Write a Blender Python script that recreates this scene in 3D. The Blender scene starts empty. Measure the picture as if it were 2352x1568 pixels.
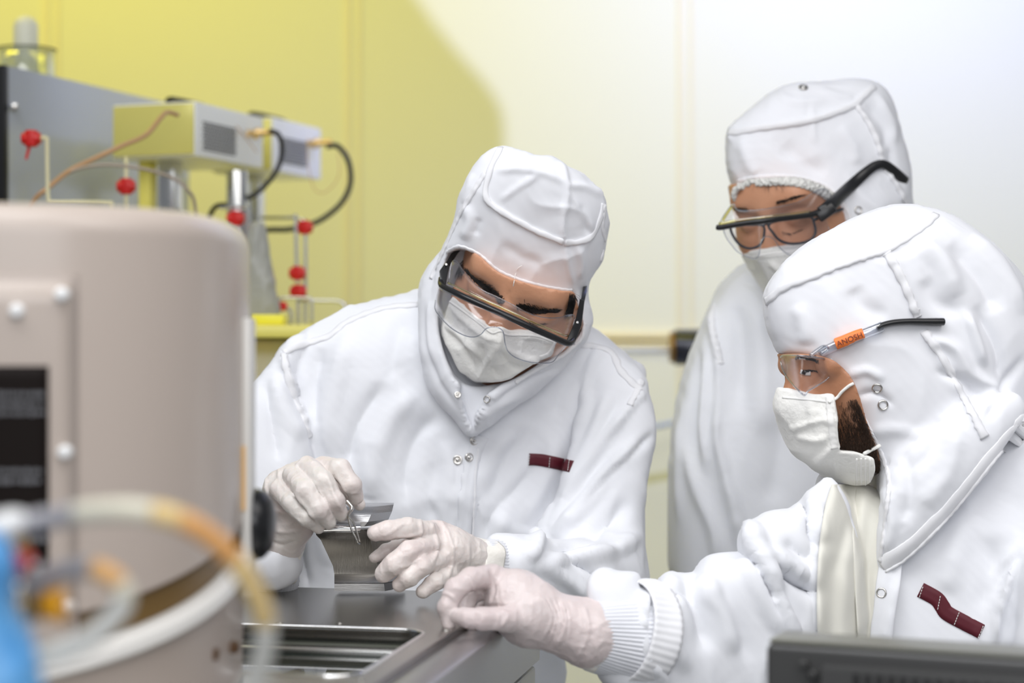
import bpy, bmesh, math, random
import numpy as np
from mathutils import Vector, Matrix
from mathutils.bvhtree import BVHTree

# ------------------------------------------------------------------ camera, world, lights
SC = bpy.context.scene
COL = SC.collection
FP = 65/36*2352          # focal length in pixels
CZ = 1.35                # camera height
cam_d = bpy.data.cameras.new('camera'); cam_d.lens = 65; cam_d.sensor_width = 36
cam = bpy.data.objects.new('camera', cam_d); COL.objects.link(cam)
cam.location = (0, 0, CZ); cam.rotation_euler = (math.pi/2, 0, 0)
cam_d.dof.use_dof = True; cam_d.dof.focus_distance = 1.98; cam_d.dof.aperture_fstop = 3.1
cam_d.clip_start = .05
SC.camera = cam
SC.view_settings.view_transform = 'Standard'; SC.view_settings.look = 'None'
SC.view_settings.exposure = 0.0; SC.view_settings.gamma = 1.0
SC.view_settings.use_curve_mapping = False
w = bpy.data.worlds.new('world'); SC.world = w; w.use_nodes = True
w.node_tree.nodes['Background'].inputs[0].default_value = (.86, .90, 1.0, 1)
w.node_tree.nodes['Background'].inputs[1].default_value = .25

def area(name, loc, target, size, sy, power, color, spread=180):
    l = bpy.data.lights.new(name, 'AREA'); l.shape = 'RECTANGLE'; l.size = size; l.size_y = sy
    l.energy = power; l.color = color; l.spread = math.radians(spread)
    o = bpy.data.objects.new(name, l); COL.objects.link(o); o.location = loc
    o.rotation_euler = (Vector(target)-Vector(loc)).to_track_quat('-Z', 'Y').to_euler()
    return o
area('ceiling_panel_light', (-.6, 1.0, 2.75), (.0, 1.85, 1.2), 1.9, 1.2, 13.5, (.97, .98, 1.0), 105)
area('ceiling_panel_light', (1.0, .7, 2.7), (.8, 1.7, 1.3), 1.4, 1.0, 7, (1, .97, .95), 110)
area('bounced_flash_light', (.2, -.5, 2.0), (.2, 2.2, 1.2), 1.4, 1.0, 18, (.97, .98, 1.0))
area('yellow_ceiling_light', (-1.7, 3.3, 3.25), (-1.1, 4.2, 1.9), 1.2, .5, 8.3, (1.0, .86, .03), 110)
area('yellow_ceiling_light', (-.5, 3.1, 3.2), (-.2, 4.2, 1.7), 1.6, .6, 4.8, (1.0, .90, .06), 110)
# added unseen spot whitening the right half of the rear wall; its flap (built below) shapes the shadow edge
ADDED_SPOT = Vector((.92, 2.95, 2.7))
sp = bpy.data.lights.new('added_wall_wash', 'SPOT'); sp.energy = 124; sp.color = (.42, .465, 1.0)
sp.spot_size = math.radians(150); sp.spot_blend = .6; sp.shadow_soft_size = .002
spo = bpy.data.objects.new('added_wall_wash', sp); COL.objects.link(spo); spo.location = ADDED_SPOT
spo.rotation_euler = (Vector((1.0, 4.2, 2.0))-ADDED_SPOT).to_track_quat('-Z', 'Y').to_euler()

# ------------------------------------------------------------------ helpers
PI = math.pi
rnd = random.Random(7)
def P(px, py, D):
    return Vector(((px-1176)/FP*D, D, CZ-(py-784)/FP*D))
def tag(o, label=None, cat=None, group=None, kind=None):
    if label: o['label'] = label
    if cat: o['category'] = cat
    if group: o['group'] = group
    if kind: o['kind'] = kind
    return o
def empty(name, loc, label, cat, group=None):
    o = bpy.data.objects.new(name, None); COL.objects.link(o); o.location = loc; o.empty_display_size = .05
    return tag(o, label, cat, group)
def link(name, me, m=None, parent=None, label=None, smooth=True):
    o = bpy.data.objects.new(name, me); COL.objects.link(o)
    if m is not None: me.materials.append(m)
    if parent is not None:
        o.parent = parent
        if parent.parent is None: o.matrix_parent_inverse = Matrix.Translation(-parent.location)
    if smooth: me.polygons.foreach_set('use_smooth', [True]*len(me.polygons))
    if label: o['label'] = label
    return o
def bobj(name, bm, m, parent=None, label=None, smooth=False, auto=True):
    bmesh.ops.recalc_face_normals(bm, faces=bm.faces)
    me = bpy.data.meshes.new(name); bm.to_mesh(me); bm.free()
    o = link(name, me, m, parent, label, smooth or auto)
    if auto and not smooth:
        try: me.set_sharp_from_angle(angle=math.radians(35))
        except Exception: pass
    return o
def box(bm, c, s, rot=None, bev=0.0, seg=2):
    r = bmesh.ops.create_cube(bm, size=1)
    vs = r['verts']
    M = Matrix.Translation(Vector(c)) @ (rot.to_4x4() if rot is not None else Matrix.Identity(4)) @ Matrix.Diagonal((s[0], s[1], s[2], 1))
    bmesh.ops.transform(bm, matrix=M, verts=vs)
    if bev > 0:
        es = list({e for v in vs for e in v.link_edges})
        bmesh.ops.bevel(bm, geom=es, offset=bev, segments=seg, affect='EDGES', profile=.5)
def cyl(bm, a, b, r, r2=None, n=24, bev=0):
    a = Vector(a); b = Vector(b); d = b-a
    R = d.to_track_quat('Z', 'Y').to_matrix().to_4x4()
    res = bmesh.ops.create_cone(bm, cap_ends=True, cap_tris=False, segments=n, radius1=r, radius2=r if r2 is None else r2, depth=d.length)
    vs = res['verts']
    bmesh.ops.transform(bm, matrix=Matrix.Translation((a+b)/2) @ R, verts=vs)
    if bev > 0:
        es = [e for e in {e for v in vs for e in v.link_edges} if len(e.link_faces) == 2 and any(len(f.verts) > 4 for f in e.link_faces)]
        bmesh.ops.bevel(bm, geom=es, offset=bev, segments=2, affect='EDGES', profile=.5)
def catmull(pts, n=8, closed=False):
    pts = [Vector(p) for p in pts]; out = []
    N = len(pts)
    rng = range(N if closed else N-1)
    for i in rng:
        p1 = pts[i]; p2 = pts[(i+1) % N]
        p0 = pts[i-1] if (i > 0 or closed) else p1*2-p2
        p3 = pts[(i+2) % N] if (i+2 < N or closed) else p2*2-p1
        for k in range(n):
            t = k/n
            out.append(.5*((2*p1)+(p2-p0)*t+(2*p0-5*p1+4*p2-p3)*t*t+(3*p1-p0-3*p2+p3)*t**3))
    if not closed: out.append(pts[-1].copy())
    return out
def tube(bm, pts, r, n=10, closed=False, smooth=6, flat=1.0, flatdir=None, caps=True):
    """sweep a round (or flattened) section along a path; r may be a list"""
    if smooth:
        if isinstance(r, (list, tuple)):
            rr = []
            for i in range(len(r)-1):
                for k in range(smooth): rr.append(r[i]+(r[i+1]-r[i])*k/smooth)
            rr.append(r[-1]); r = rr
        pts = catmull(pts, smooth, closed)
    else: pts = [Vector(p) for p in pts]
    N = len(pts); rings = []; prev = None
    for i, p in enumerate(pts):
        if closed: t = (pts[(i+1) % N]-pts[i-1])
        else: t = pts[min(i+1, N-1)]-pts[max(i-1, 0)]
        t.normalize()
        if flatdir is not None: u = Vector(flatdir)
        elif prev is None: u = Vector((0, 0, 1)) if abs(t.z) < .9 else Vector((1, 0, 0))
        else: u = prev
        u = (u-t*u.dot(t)).normalized(); v = t.cross(u); prev = u
        rad = r[i % len(r)] if isinstance(r, (list, tuple)) else r
        rings.append([bm.verts.new(p+(u*math.cos(a)*flat+v*math.sin(a))*rad) for a in [2*PI*k/n for k in range(n)]])
    for i in range(N if closed else N-1):
        A = rings[i]; B = rings[(i+1) % N]
        for k in range(n): bm.faces.new((A[k], A[(k+1) % n], B[(k+1) % n], B[k]))
    if caps and not closed:
        bm.faces.new(rings[0]); bm.faces.new(rings[-1][::-1])
def lathe(bm, prof, c, axis=(0, 0, 1), n=32):
    """prof: list of (r, h)"""
    c = Vector(c); ax = Vector(axis).normalized()
    R = ax.to_track_quat('Z', 'Y').to_matrix()
    rings = []
    for r, h in prof:
        if r < 1e-6: rings.append([bm.verts.new(c+R@Vector((0, 0, h)))])
        else: rings.append([bm.verts.new(c+R@Vector((r*math.cos(2*PI*k/n), r*math.sin(2*PI*k/n), h))) for k in range(n)])
    for A, B in zip(rings, rings[1:]):
        for k in range(n):
            k2 = (k+1) % n
            if len(A) == 1 and len(B) == 1: continue
            if len(A) == 1: bm.faces.new((A[0], B[k], B[k2]))
            elif len(B) == 1: bm.faces.new((A[k], A[k2], B[0]))
            else: bm.faces.new((A[k], A[k2], B[k2], B[k]))
def prism(bm, pts, depth_vec):
    a = [bm.verts.new(p) for p in pts]; dv = Vector(depth_vec)
    b = [bm.verts.new(Vector(p)+dv) for p in pts]
    n = len(pts)
    bm.faces.new(a); bm.faces.new(b[::-1])
    for i in range(n): bm.faces.new((a[i], b[i], b[(i+1) % n], a[(i+1) % n]))

# ------------------------------------------------------------------ materials
def mat(name, col, rough=.5, metal=0., bump=0., bscale=50., bdetail=3, sheen=0., spec=.5, sss=0., sssr=(.8, .3, .2), trans=0., ior=1.45, emis=None, es=0., alpha=1., coat=0., varcol=None, varscale=5., aniso_scale=None, backlit=0.):
    m = bpy.data.materials.new(name); m.use_nodes = True
    nt = m.node_tree; b = nt.nodes['Principled BSDF']
    b.inputs['Base Color'].default_value = (*col, 1)
    b.inputs['Roughness'].default_value = rough; b.inputs['Metallic'].default_value = metal
    b.inputs['Specular IOR Level'].default_value = spec; b.inputs['IOR'].default_value = ior
    if sheen: b.inputs['Sheen Weight'].default_value = sheen; b.inputs['Sheen Roughness'].default_value = .4
    if sss:
        b.inputs['Subsurface Weight'].default_value = sss; b.inputs['Subsurface Radius'].default_value = sssr; b.inputs['Subsurface Scale'].default_value = .006
    if trans: b.inputs['Transmission Weight'].default_value = trans
    if coat: b.inputs['Coat Weight'].default_value = coat
    if emis: b.inputs['Emission Color'].default_value = (*emis, 1); b.inputs['Emission Strength'].default_value = es
    tc = nt.nodes.new('ShaderNodeTexCoord')
    src = tc.outputs['Object']
    if aniso_scale:
        mp = nt.nodes.new('ShaderNodeMapping'); mp.inputs['Scale'].default_value = aniso_scale
        nt.links.new(src, mp.inputs[0]); src = mp.outputs[0]
    if bump:
        n = nt.nodes.new('ShaderNodeTexNoise'); n.inputs['Scale'].default_value = bscale; n.inputs['Detail'].default_value = bdetail
        bp = nt.nodes.new('ShaderNodeBump'); bp.inputs['Strength'].default_value = bump; bp.inputs['Distance'].default_value = .01
        nt.links.new(src, n.inputs['Vector']); nt.links.new(n.outputs[0], bp.inputs['Height']); nt.links.new(bp.outputs[0], b.inputs['Normal'])
    if varcol:
        n = nt.nodes.new('ShaderNodeTexNoise'); n.inputs['Scale'].default_value = varscale; n.inputs['Detail'].default_value = 4
        mx = nt.nodes.new('ShaderNodeMix'); mx.data_type = 'RGBA'
        mx.inputs['A'].default_value = (*col, 1); mx.inputs['B'].default_value = (*varcol, 1)
        rp = nt.nodes.new('ShaderNodeMapRange'); rp.inputs[1].default_value = .35; rp.inputs[2].default_value = .65
        nt.links.new(src, n.inputs['Vector']); nt.links.new(n.outputs[0], rp.inputs[0])
        nt.links.new(rp.outputs[0], mx.inputs['Factor']); nt.links.new(mx.outputs['Result'], b.inputs['Base Color'])
    return m
def clear_mat(name, tint=(1, 1, 1), gl=.12, rough=.03, edge=.55):
    """thin clear plastic: see-through with mirror-like glints"""
    m = bpy.data.materials.new(name); m.use_nodes = True; nt = m.node_tree
    for n in list(nt.nodes): nt.nodes.remove(n)
    o = nt.nodes.new('ShaderNodeOutputMaterial'); t = nt.nodes.new('ShaderNodeBsdfTransparent'); t.inputs[0].default_value = (*tint, 1)
    g = nt.nodes.new('ShaderNodeBsdfGlossy'); g.inputs['Roughness'].default_value = rough; g.inputs[0].default_value = (1, 1, 1, 1)
    lw = nt.nodes.new('ShaderNodeLayerWeight'); lw.inputs[0].default_value = .35
    mr = nt.nodes.new('ShaderNodeMapRange'); mr.inputs[3].default_value = gl*.35; mr.inputs[4].default_value = edge
    mx = nt.nodes.new('ShaderNodeMixShader')
    nt.links.new(lw.outputs['Facing'], mr.inputs[0]); nt.links.new(mr.outputs[0], mx.inputs[0])
    nt.links.new(t.outputs[0], mx.inputs[1]); nt.links.new(g.outputs[0], mx.inputs[2]); nt.links.new(mx.outputs[0], o.inputs[0])
    return m
def cloth_mat(name, col, weave=900., wstr=.12, wr=.35, trans=.12):
    m = bpy.data.materials.new(name); m.use_nodes = True; nt = m.node_tree
    b = nt.nodes['Principled BSDF']; out = nt.nodes['Material Output']
    b.inputs['Base Color'].default_value = (*col, 1); b.inputs['Roughness'].default_value = .8
    b.inputs['Specular IOR Level'].default_value = .22
    b.inputs['Sheen Weight'].default_value = .12; b.inputs['Sheen Roughness'].default_value = .45
    tc = nt.nodes.new('ShaderNodeTexCoord')
    wv = nt.nodes.new('ShaderNodeTexWave'); wv.inputs['Scale'].default_value = weave/20; wv.inputs['Distortion'].default_value = .6
    wv.bands_direction = 'DIAGONAL'
    b1 = nt.nodes.new('ShaderNodeBump'); b1.inputs['Strength'].default_value = wstr; b1.inputs['Distance'].default_value = .0006
    n = nt.nodes.new('ShaderNodeTexNoise'); n.inputs['Scale'].default_value = 9; n.inputs['Detail'].default_value = 3; n.inputs['Distortion'].default_value = .8
    b2 = nt.nodes.new('ShaderNodeBump'); b2.inputs['Strength'].default_value = wr; b2.inputs['Distance'].default_value = .012
    L = nt.links.new
    rg = nt.nodes.new('ShaderNodeTexNoise'); rg.noise_type = 'RIDGED_MULTIFRACTAL'; rg.inputs['Scale'].default_value = 13; rg.inputs['Detail'].default_value = 2; rg.inputs['Distortion'].default_value = .5
    b3 = nt.nodes.new('ShaderNodeBump'); b3.inputs['Strength'].default_value = wr*.55; b3.inputs['Distance'].default_value = .004
    L(tc.outputs['Object'], rg.inputs['Vector']); L(rg.outputs[0], b3.inputs['Height']); L(b3.outputs[0], b2.inputs['Normal'])
    L(tc.outputs['Object'], wv.inputs[0]); L(tc.outputs['Object'], n.inputs['Vector'])
    L(wv.outputs['Fac'], b1.inputs['Height']); L(n.outputs[0], b2.inputs['Height']); L(b2.outputs[0], b1.inputs['Normal'])
    L(b1.outputs[0], b.inputs['Normal'])
    if trans:
        tl = nt.nodes.new('ShaderNodeBsdfTranslucent'); tl.inputs[0].default_value = (*col, 1); L(b1.outputs[0], tl.inputs[1])
        mx = nt.nodes.new('ShaderNodeMixShader'); mx.inputs[0].default_value = trans
        L(b.outputs[0], mx.inputs[1]); L(tl.outputs[0], mx.inputs[2]); L(mx.outputs[0], out.inputs[0])
    return m

# ------------------------------------------------------------------ implicit-surface modelling
f32 = np.float32
def smin(a, b, k):
    if k <= 0: return np.minimum(a, b)
    h = np.maximum(k-np.abs(a-b), 0)/k
    return np.minimum(a, b)-h*h*k*.25
def smax(a, b, k): return -smin(-a, -b, k)
def rc(a, b, r1, r2=None):
    a = np.array(a, f32); b = np.array(b, f32); r2 = r1 if r2 is None else r2
    ab = b-a; L = float(ab@ab)+1e-9
    def f(X, Y, Z):
        t = np.clip(((X-a[0])*ab[0]+(Y-a[1])*ab[1]+(Z-a[2])*ab[2])/L, 0, 1)
        return np.sqrt((X-a[0]-ab[0]*t)**2+(Y-a[1]-ab[1]*t)**2+(Z-a[2]-ab[2]*t)**2)-(r1+(r2-r1)*t)
    return f
def ell(c, r, R=None):
    c = np.array(c, f32); r = np.array(r, f32)
    M = np.array(R, f32) if R is not None else np.eye(3, dtype=f32)   # rows: local axes
    def f(X, Y, Z):
        x = X-c[0]; y = Y-c[1]; z = Z-c[2]
        u = (M[0, 0]*x+M[0, 1]*y+M[0, 2]*z); v = (M[1, 0]*x+M[1, 1]*y+M[1, 2]*z); q = (M[2, 0]*x+M[2, 1]*y+M[2, 2]*z)
        k0 = np.sqrt((u/r[0])**2+(v/r[1])**2+(q/r[2])**2)+1e-6
        k1 = np.sqrt((u/r[0]**2)**2+(v/r[1]**2)**2+(q/r[2]**2)**2)+1e-6
        return k0*(k0-1)/k1
    return f
def chain(pts, rs, k=.004):
    fs = [rc(pts[i], pts[i+1], rs[i], rs[i+1]) for i in range(len(pts)-1)]
    def f(X, Y, Z):
        d = fs[0](X, Y, Z)
        for g in fs[1:]: d = smin(d, g(X, Y, Z), k)
        return d
    return f
def poly_sd(px, pz, gx, gz):
    """signed distance of grid points to a closed polygon (negative inside)"""
    d = np.full(gx.shape, 1e9); ins = np.zeros(gx.shape, bool)
    n = len(px)
    for i in range(n):
        x0, z0, x1, z1 = px[i], pz[i], px[(i+1) % n], pz[(i+1) % n]
        ex, ez = x1-x0, z1-z0
        t = np.clip(((gx-x0)*ex+(gz-z0)*ez)/(ex*ex+ez*ez+1e-12), 0, 1)
        d = np.minimum(d, (gx-x0-ex*t)**2+(gz-z0-ez*t)**2)
        c = ((z0 > gz) != (z1 > gz)) & (gx < (ex)*(gz-z0)/(ez if abs(ez) > 1e-12 else 1e-12)+x0)
        ins ^= c
    d = np.sqrt(d)
    return np.where(ins, -d, d)
class Shape2D:
    """a rounded volume with a given outline: outline points are (px, py), placed at distance D(px,py)"""
    def __init__(self, poly, D, T=.1, res=.005, smooth=True, back=None):
        Df = D if callable(D) else (lambda x, y: D)
        pts = [Vector((x, y, 0)) for x, y in poly]
        if smooth: pts = catmull(pts, 4, True)
        W = [P(p.x, p.y, Df(p.x, p.y)) for p in pts]
        X = np.array([q.x for q in W]); Y = np.array([q.y for q in W]); Z = np.array([q.z for q in W])
        A = np.stack([X, Z, np.ones_like(X)], 1)
        if Y.std() < 1e-6: self.pl = np.array([0, 0, Y[0]])
        else: self.pl = np.linalg.lstsq(A, Y, rcond=None)[0]
        m = .03
        self.x0, self.z0 = X.min()-m, Z.min()-m
        self.res = res
        nx = int((X.max()+m-self.x0)/res)+2; nz = int((Z.max()+m-self.z0)/res)+2
        gx, gz = np.meshgrid(self.x0+np.arange(nx)*res, self.z0+np.arange(nz)*res, indexing='ij')
        s = poly_sd(X, Z, gx, gz); self.s = s.astype(f32)
        # Poisson inflation, coarse to fine
        u = None
        for lv in (8, 4, 2, 1):
            sl = s[::lv, ::lv]; msk = sl < 0; h = res*lv
            if u is None: u = np.zeros(sl.shape)
            else:
                u = np.repeat(np.repeat(u, 2, 0), 2, 1)[:sl.shape[0], :sl.shape[1]]
                if u.shape != sl.shape: u = np.pad(u, ((0, sl.shape[0]-u.shape[0]), (0, sl.shape[1]-u.shape[1])), mode='edge')
            u = np.where(msk, u, 0)
            for _ in range({8: 300, 4: 160, 2: 90, 1: 60}[lv]):
                a = np.zeros_like(u)
                a[1:-1, 1:-1] = .25*(u[2:, 1:-1]+u[:-2, 1:-1]+u[1:-1, 2:]+u[1:-1, :-2])+.5*h*h
                u = np.where(msk, a, 0)
        u = u*T*T/(u+T*T)
        # blend with the distance near the edge so that the outline is met exactly
        g0 = .06
        u = np.where(s < 0, np.maximum(u, 1e-7), -s*g0)
        self.u = u.astype(f32)
        self.ux, self.uz = [a.astype(f32) for a in np.gradient(self.u, res)]
    def _lk(self, G, X, Z):
        i = np.clip((X-self.x0)/self.res, 0, G.shape[0]-1.001); j = np.clip((Z-self.z0)/self.res, 0, G.shape[1]-1.001)
        ii = i.astype(np.int32); jj = j.astype(np.int32); a = i-ii; b = j-jj
        return (G[ii, jj]*(1-a)+G[ii+1, jj]*a)*(1-b)+(G[ii, jj+1]*(1-a)+G[ii+1, jj+1]*a)*b
    def out(self, X, Z):
        xm = self.x0+self.res*(self.u.shape[0]-1); zm = self.z0+self.res*(self.u.shape[1]-1)
        return np.sqrt(np.maximum(np.maximum(self.x0-X, X-xm), 0)**2+np.maximum(np.maximum(self.z0-Z, Z-zm), 0)**2)
    def __call__(self, X, Y, Z):
        yc = self.pl[0]*X+self.pl[1]*Z+self.pl[2]
        u = self._lk(self.u, X, Z); ux = self._lk(self.ux, X, Z); uz = self._lk(self.uz, X, Z)
        dy = Y-yc
        F = dy*dy-u
        g = np.sqrt(4*dy*dy+ux*ux+uz*uz)+1e-5
        d = F/g
        s = self._lk(self.s, X, Z)
        d = np.where(s > 0, np.sqrt(s*s+np.maximum(np.abs(dy)-.003, 0)**2), d)
        return d+self.out(X, Z)
    def prismd(self, X, Z): return self._lk(self.s, X, Z)+self.out(X, Z)
def prism_cut(poly, D, ymax, smooth=True, res=.003):
    s = Shape2D(poly, D, .02, res, smooth)
    if callable(ymax): return lambda X, Y, Z: np.maximum(s.prismd(X, Z), Y-ymax(X, Z))
    return lambda X, Y, Z: np.maximum(s.prismd(X, Z), Y-ymax)

def surface_net(f, lo, hi, h, relax=2):
    lo = np.array(lo, float); hi = np.array(hi, float); B = 12
    n = (np.ceil((hi-lo)/h/B).astype(int))*B+1
    vol = np.full(n, 1.0, f32)
    bx = [(np.arange(0, n[a]-1, B)) for a in range(3)]
    CX, CY, CZ_ = np.meshgrid(*[lo[a]+(bx[a]+B/2)*h for a in range(3)], indexing='ij')
    dc = f(CX.astype(f32), CY.astype(f32), CZ_.astype(f32))
    rad = B/2*h*1.74*1.8+.012
    idx = np.argwhere(np.abs(dc) < rad)
    far = np.argwhere(np.abs(dc) >= rad)
    for i, j, k in far:
        if dc[i, j, k] < 0: vol[bx[0][i]:bx[0][i]+B+1, bx[1][j]:bx[1][j]+B+1, bx[2][k]:bx[2][k]+B+1] = -1
    loc = np.arange(B+1)*h
    LX, LY, LZ = np.meshgrid(loc, loc, loc, indexing='ij')
    CH = 160
    for s in range(0, len(idx), CH):
        q = idx[s:s+CH]
        ox = lo[0]+bx[0][q[:, 0]]*h; oy = lo[1]+bx[1][q[:, 1]]*h; oz = lo[2]+bx[2][q[:, 2]]*h
        d = f((ox[:, None, None, None]+LX).astype(f32), (oy[:, None, None, None]+LY).astype(f32), (oz[:, None, None, None]+LZ).astype(f32))
        for m, (i, j, k) in enumerate(q):
            vol[bx[0][i]:bx[0][i]+B+1, bx[1][j]:bx[1][j]+B+1, bx[2][k]:bx[2][k]+B+1] = d[m]
    vol[0] = 1; vol[-1] = 1; vol[:, 0] = 1; vol[:, -1] = 1; vol[:, :, 0] = 1; vol[:, :, -1] = 1
    ins = vol < 0
    c = [ins[a:n[0]-1+a, b:n[1]-1+b, e:n[2]-1+e] for a in (0, 1) for b in (0, 1) for e in (0, 1)]
    anyi = c[0].copy(); alli = c[0].copy()
    for q in c[1:]: anyi |= q; alli &= q
    act = np.argwhere(anyi & ~alli)
    vid = np.full((n[0]-1, n[1]-1, n[2]-1), -1, np.int32); vid[act[:, 0], act[:, 1], act[:, 2]] = np.arange(len(act))
    acc = np.zeros((len(act), 3)); cnt = np.zeros(len(act))
    offs = [(a, b, e) for a in (0, 1) for b in (0, 1) for e in (0, 1)]
    V = {o: vol[act[:, 0]+o[0], act[:, 1]+o[1], act[:, 2]+o[2]] for o in offs}
    for o in offs:
        for ax in range(3):
            if o[ax] == 0:
                o2 = list(o); o2[ax] = 1; o2 = tuple(o2)
                v0, v1 = V[o], V[o2]; cr = (v0 < 0) != (v1 < 0)
                t = np.where(cr, v0/np.where(cr, v0-v1, 1), 0)
                p = np.zeros((len(act), 3)); p[:] = o; p[:, ax] = t
                acc += p*cr[:, None]; cnt += cr
    verts = lo+(act+acc/cnt[:, None])*h
    quads = []
    for ax in range(3):
        a1, a2 = (ax+1) % 3, (ax+2) % 3
        s0 = [slice(1, n[i]-1) for i in range(3)]; s0[ax] = slice(0, n[ax]-1)
        s1 = list(s0); s1[ax] = slice(1, n[ax])
        A = ins[tuple(s0)]; Bq = ins[tuple(s1)]
        ed = np.argwhere(A != Bq)
        base = ed.copy(); base[:, a1] += 1; base[:, a2] += 1
        flip = ins[base[:, 0], base[:, 1], base[:, 2]]
        def cell(d1, d2):
            q = base.copy(); q[:, a1] -= d1; q[:, a2] -= d2
            return vid[q[:, 0], q[:, 1], q[:, 2]]
        q = np.stack([cell(1, 1), cell(0, 1), cell(0, 0), cell(1, 0)], 1)
        q[~flip] = q[~flip][:, ::-1]
        quads.append(q)
    quads = np.concatenate(quads)
    quads = quads[(quads >= 0).all(1)]
    for _ in range(relax): verts = lap(verts, quads, .5)
    return verts, quads
def lap(v, q, w=.5):
    n = len(v); s = np.zeros_like(v); c = np.zeros(n)
    for a, b in ((0, 1), (1, 2), (2, 3), (3, 0)):
        for x, y in ((a, b), (b, a)):
            i = q[:, x]; j = q[:, y]
            c += np.bincount(i, minlength=n)
            for k in range(3): s[:, k] += np.bincount(i, weights=v[j, k], minlength=n)
    return v+(s/np.maximum(c, 1)[:, None]-v)*w
def vnormals(v, q):
    fn = np.cross(v[q[:, 2]]-v[q[:, 0]], v[q[:, 3]]-v[q[:, 1]])
    N = np.zeros_like(v)
    for k in range(4):
        for a in range(3): N[:, a] += np.bincount(q[:, k], weights=fn[:, a], minlength=len(v))
    return N/(np.linalg.norm(N, axis=1)[:, None]+1e-12)
_tab = np.random.RandomState(5).rand(32, 32, 32)
def vnoise(p, freq, off=0.):
    q = p*np.asarray(freq)+off
    i = np.floor(q).astype(int); f = q-i; f = f*f*(3-2*f)
    r = 0
    for a in (0, 1):
        for b in (0, 1):
            for c in (0, 1):
                w = (f[:, 0] if a else 1-f[:, 0])*(f[:, 1] if b else 1-f[:, 1])*(f[:, 2] if c else 1-f[:, 2])
                r = r+w*_tab[(i[:, 0]+a) % 32, (i[:, 1]+b) % 32, (i[:, 2]+c) % 32]
    return r*2-1
def proj(v):
    return 1176+FP*v[:, 0]/v[:, 1], 784-FP*(v[:, 2]-CZ)/v[:, 1]
def sculpt(v, q, strokes, yscale=1.):
    """press folds and creases into cloth; each stroke is (points, half width, height, kind)"""
    N = vnormals(v, q)
    view = v-np.array([0, 0, CZ]); view /= np.linalg.norm(view, axis=1)[:, None]
    w = np.clip(-(N*view).sum(1)*2.2, 0, 1)
    x, y = proj(v); tot = np.zeros(len(v))
    for st in strokes:
        pts, hw, amp, kind = st[:4]; amp *= 1.12; hw *= .85 if hw > 8 else 1
        C = catmull([Vector((a, b, 0)) for a, b in pts], 5)
        X = [c.x for c in C]; Y = [c.y for c in C]
        R = hw*4
        m = (x > min(X)-R) & (x < max(X)+R) & (y > min(Y)-R) & (y < max(Y)+R)
        if not m.any(): continue
        xs, ys = x[m], y[m]; best = np.full(len(xs), 1e12); tt = np.zeros(len(xs)); sd = np.zeros(len(xs))
        n = len(C)-1
        for i in range(n):
            ex, ey = X[i+1]-X[i], Y[i+1]-Y[i]; L = ex*ex+ey*ey+1e-9
            t = np.clip(((xs-X[i])*ex+(ys-Y[i])*ey)/L, 0, 1)
            dx = xs-X[i]-ex*t; dy = ys-Y[i]-ey*t; d = dx*dx+dy*dy
            u = d < best; best = np.where(u, d, best); tt = np.where(u, (i+t)/n, tt); sd = np.where(u, np.sign(ex*dy-ey*dx), sd)
        d = np.sqrt(best); taper = np.clip(np.minimum(tt, 1-tt)*5+.05, 0, 1)**.7
        if kind == 'r': g = np.exp(-(d/hw)**2)
        elif kind == 'c': g = -np.exp(-(d/hw)**1.3)
        elif kind == 's': g = np.where(sd > 0, np.exp(-d/(hw*1.4))*np.clip(.45+d/5, 0, 1), .45*np.exp(-(d/4.)**2))     # overlap on the right-hand side of the stroke
        elif kind == 'f': g = np.exp(-(d/hw)**2)*sd*np.minimum(d/hw*1.6, 1)  # S profile
        else: g = 0
        tot[m] += amp*g*taper
    return lap(v+N*(tot*w)[:, None], q, .3)
def grain(v, q, amp, freq, off=0.):
    N = vnormals(v, q); n = vnoise(v, freq, off)
    return v+N*(n*amp)[:, None]
def crumple(v, q, amp, freq, off=0.):
    """sharp-edged creases: ridged noise"""
    N = vnormals(v, q); n = 1-np.abs(vnoise(v, freq, off))*2; n = np.clip(n, -.2, 1)**2
    return v+N*(n*amp)[:, None]
def to_mesh(name, v, q):
    me = bpy.data.meshes.new(name)
    me.vertices.add(len(v)); me.vertices.foreach_set('co', np.ascontiguousarray(v, dtype=np.float32).ravel())
    me.loops.add(len(q)*4); me.loops.foreach_set('vertex_index', np.ascontiguousarray(q, dtype=np.int32).ravel())
    me.polygons.add(len(q)); me.polygons.foreach_set('loop_start', np.arange(0, len(q)*4, 4, dtype=np.int32))
    me.update(calc_edges=True); me.validate()
    return me
class Surf:
    def __init__(self, name, v, q, m, parent, label=None):
        self.v, self.q = v, q
        self.o = link(name, to_mesh(name, v, q), m, parent, label)
        self.b = BVHTree.FromPolygons([tuple(a) for a in v.tolist()], q.tolist())
class Multi:
    """several surfaces looked up as one"""
    def __init__(self, *s): self.s = s
    def ray(self, o, d):
        best = None
        for s in self.s:
            r = s.b.ray_cast(o, d)
            if r[0] is not None and (best is None or r[3] < best[3]): best = r
        return best
    def near(self, p):
        best = None
        for s in self.s:
            r = s.b.find_nearest(p)
            if r[0] is not None and (best is None or r[3] < best[3]): best = r
        return best
EYE = Vector((0, 0, CZ))
def hit(S, px, py):
    d = (P(px, py, 1)-EYE).normalized()
    r = (S if isinstance(S, Multi) else Multi(S)).ray(EYE, d)
    return r
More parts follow.
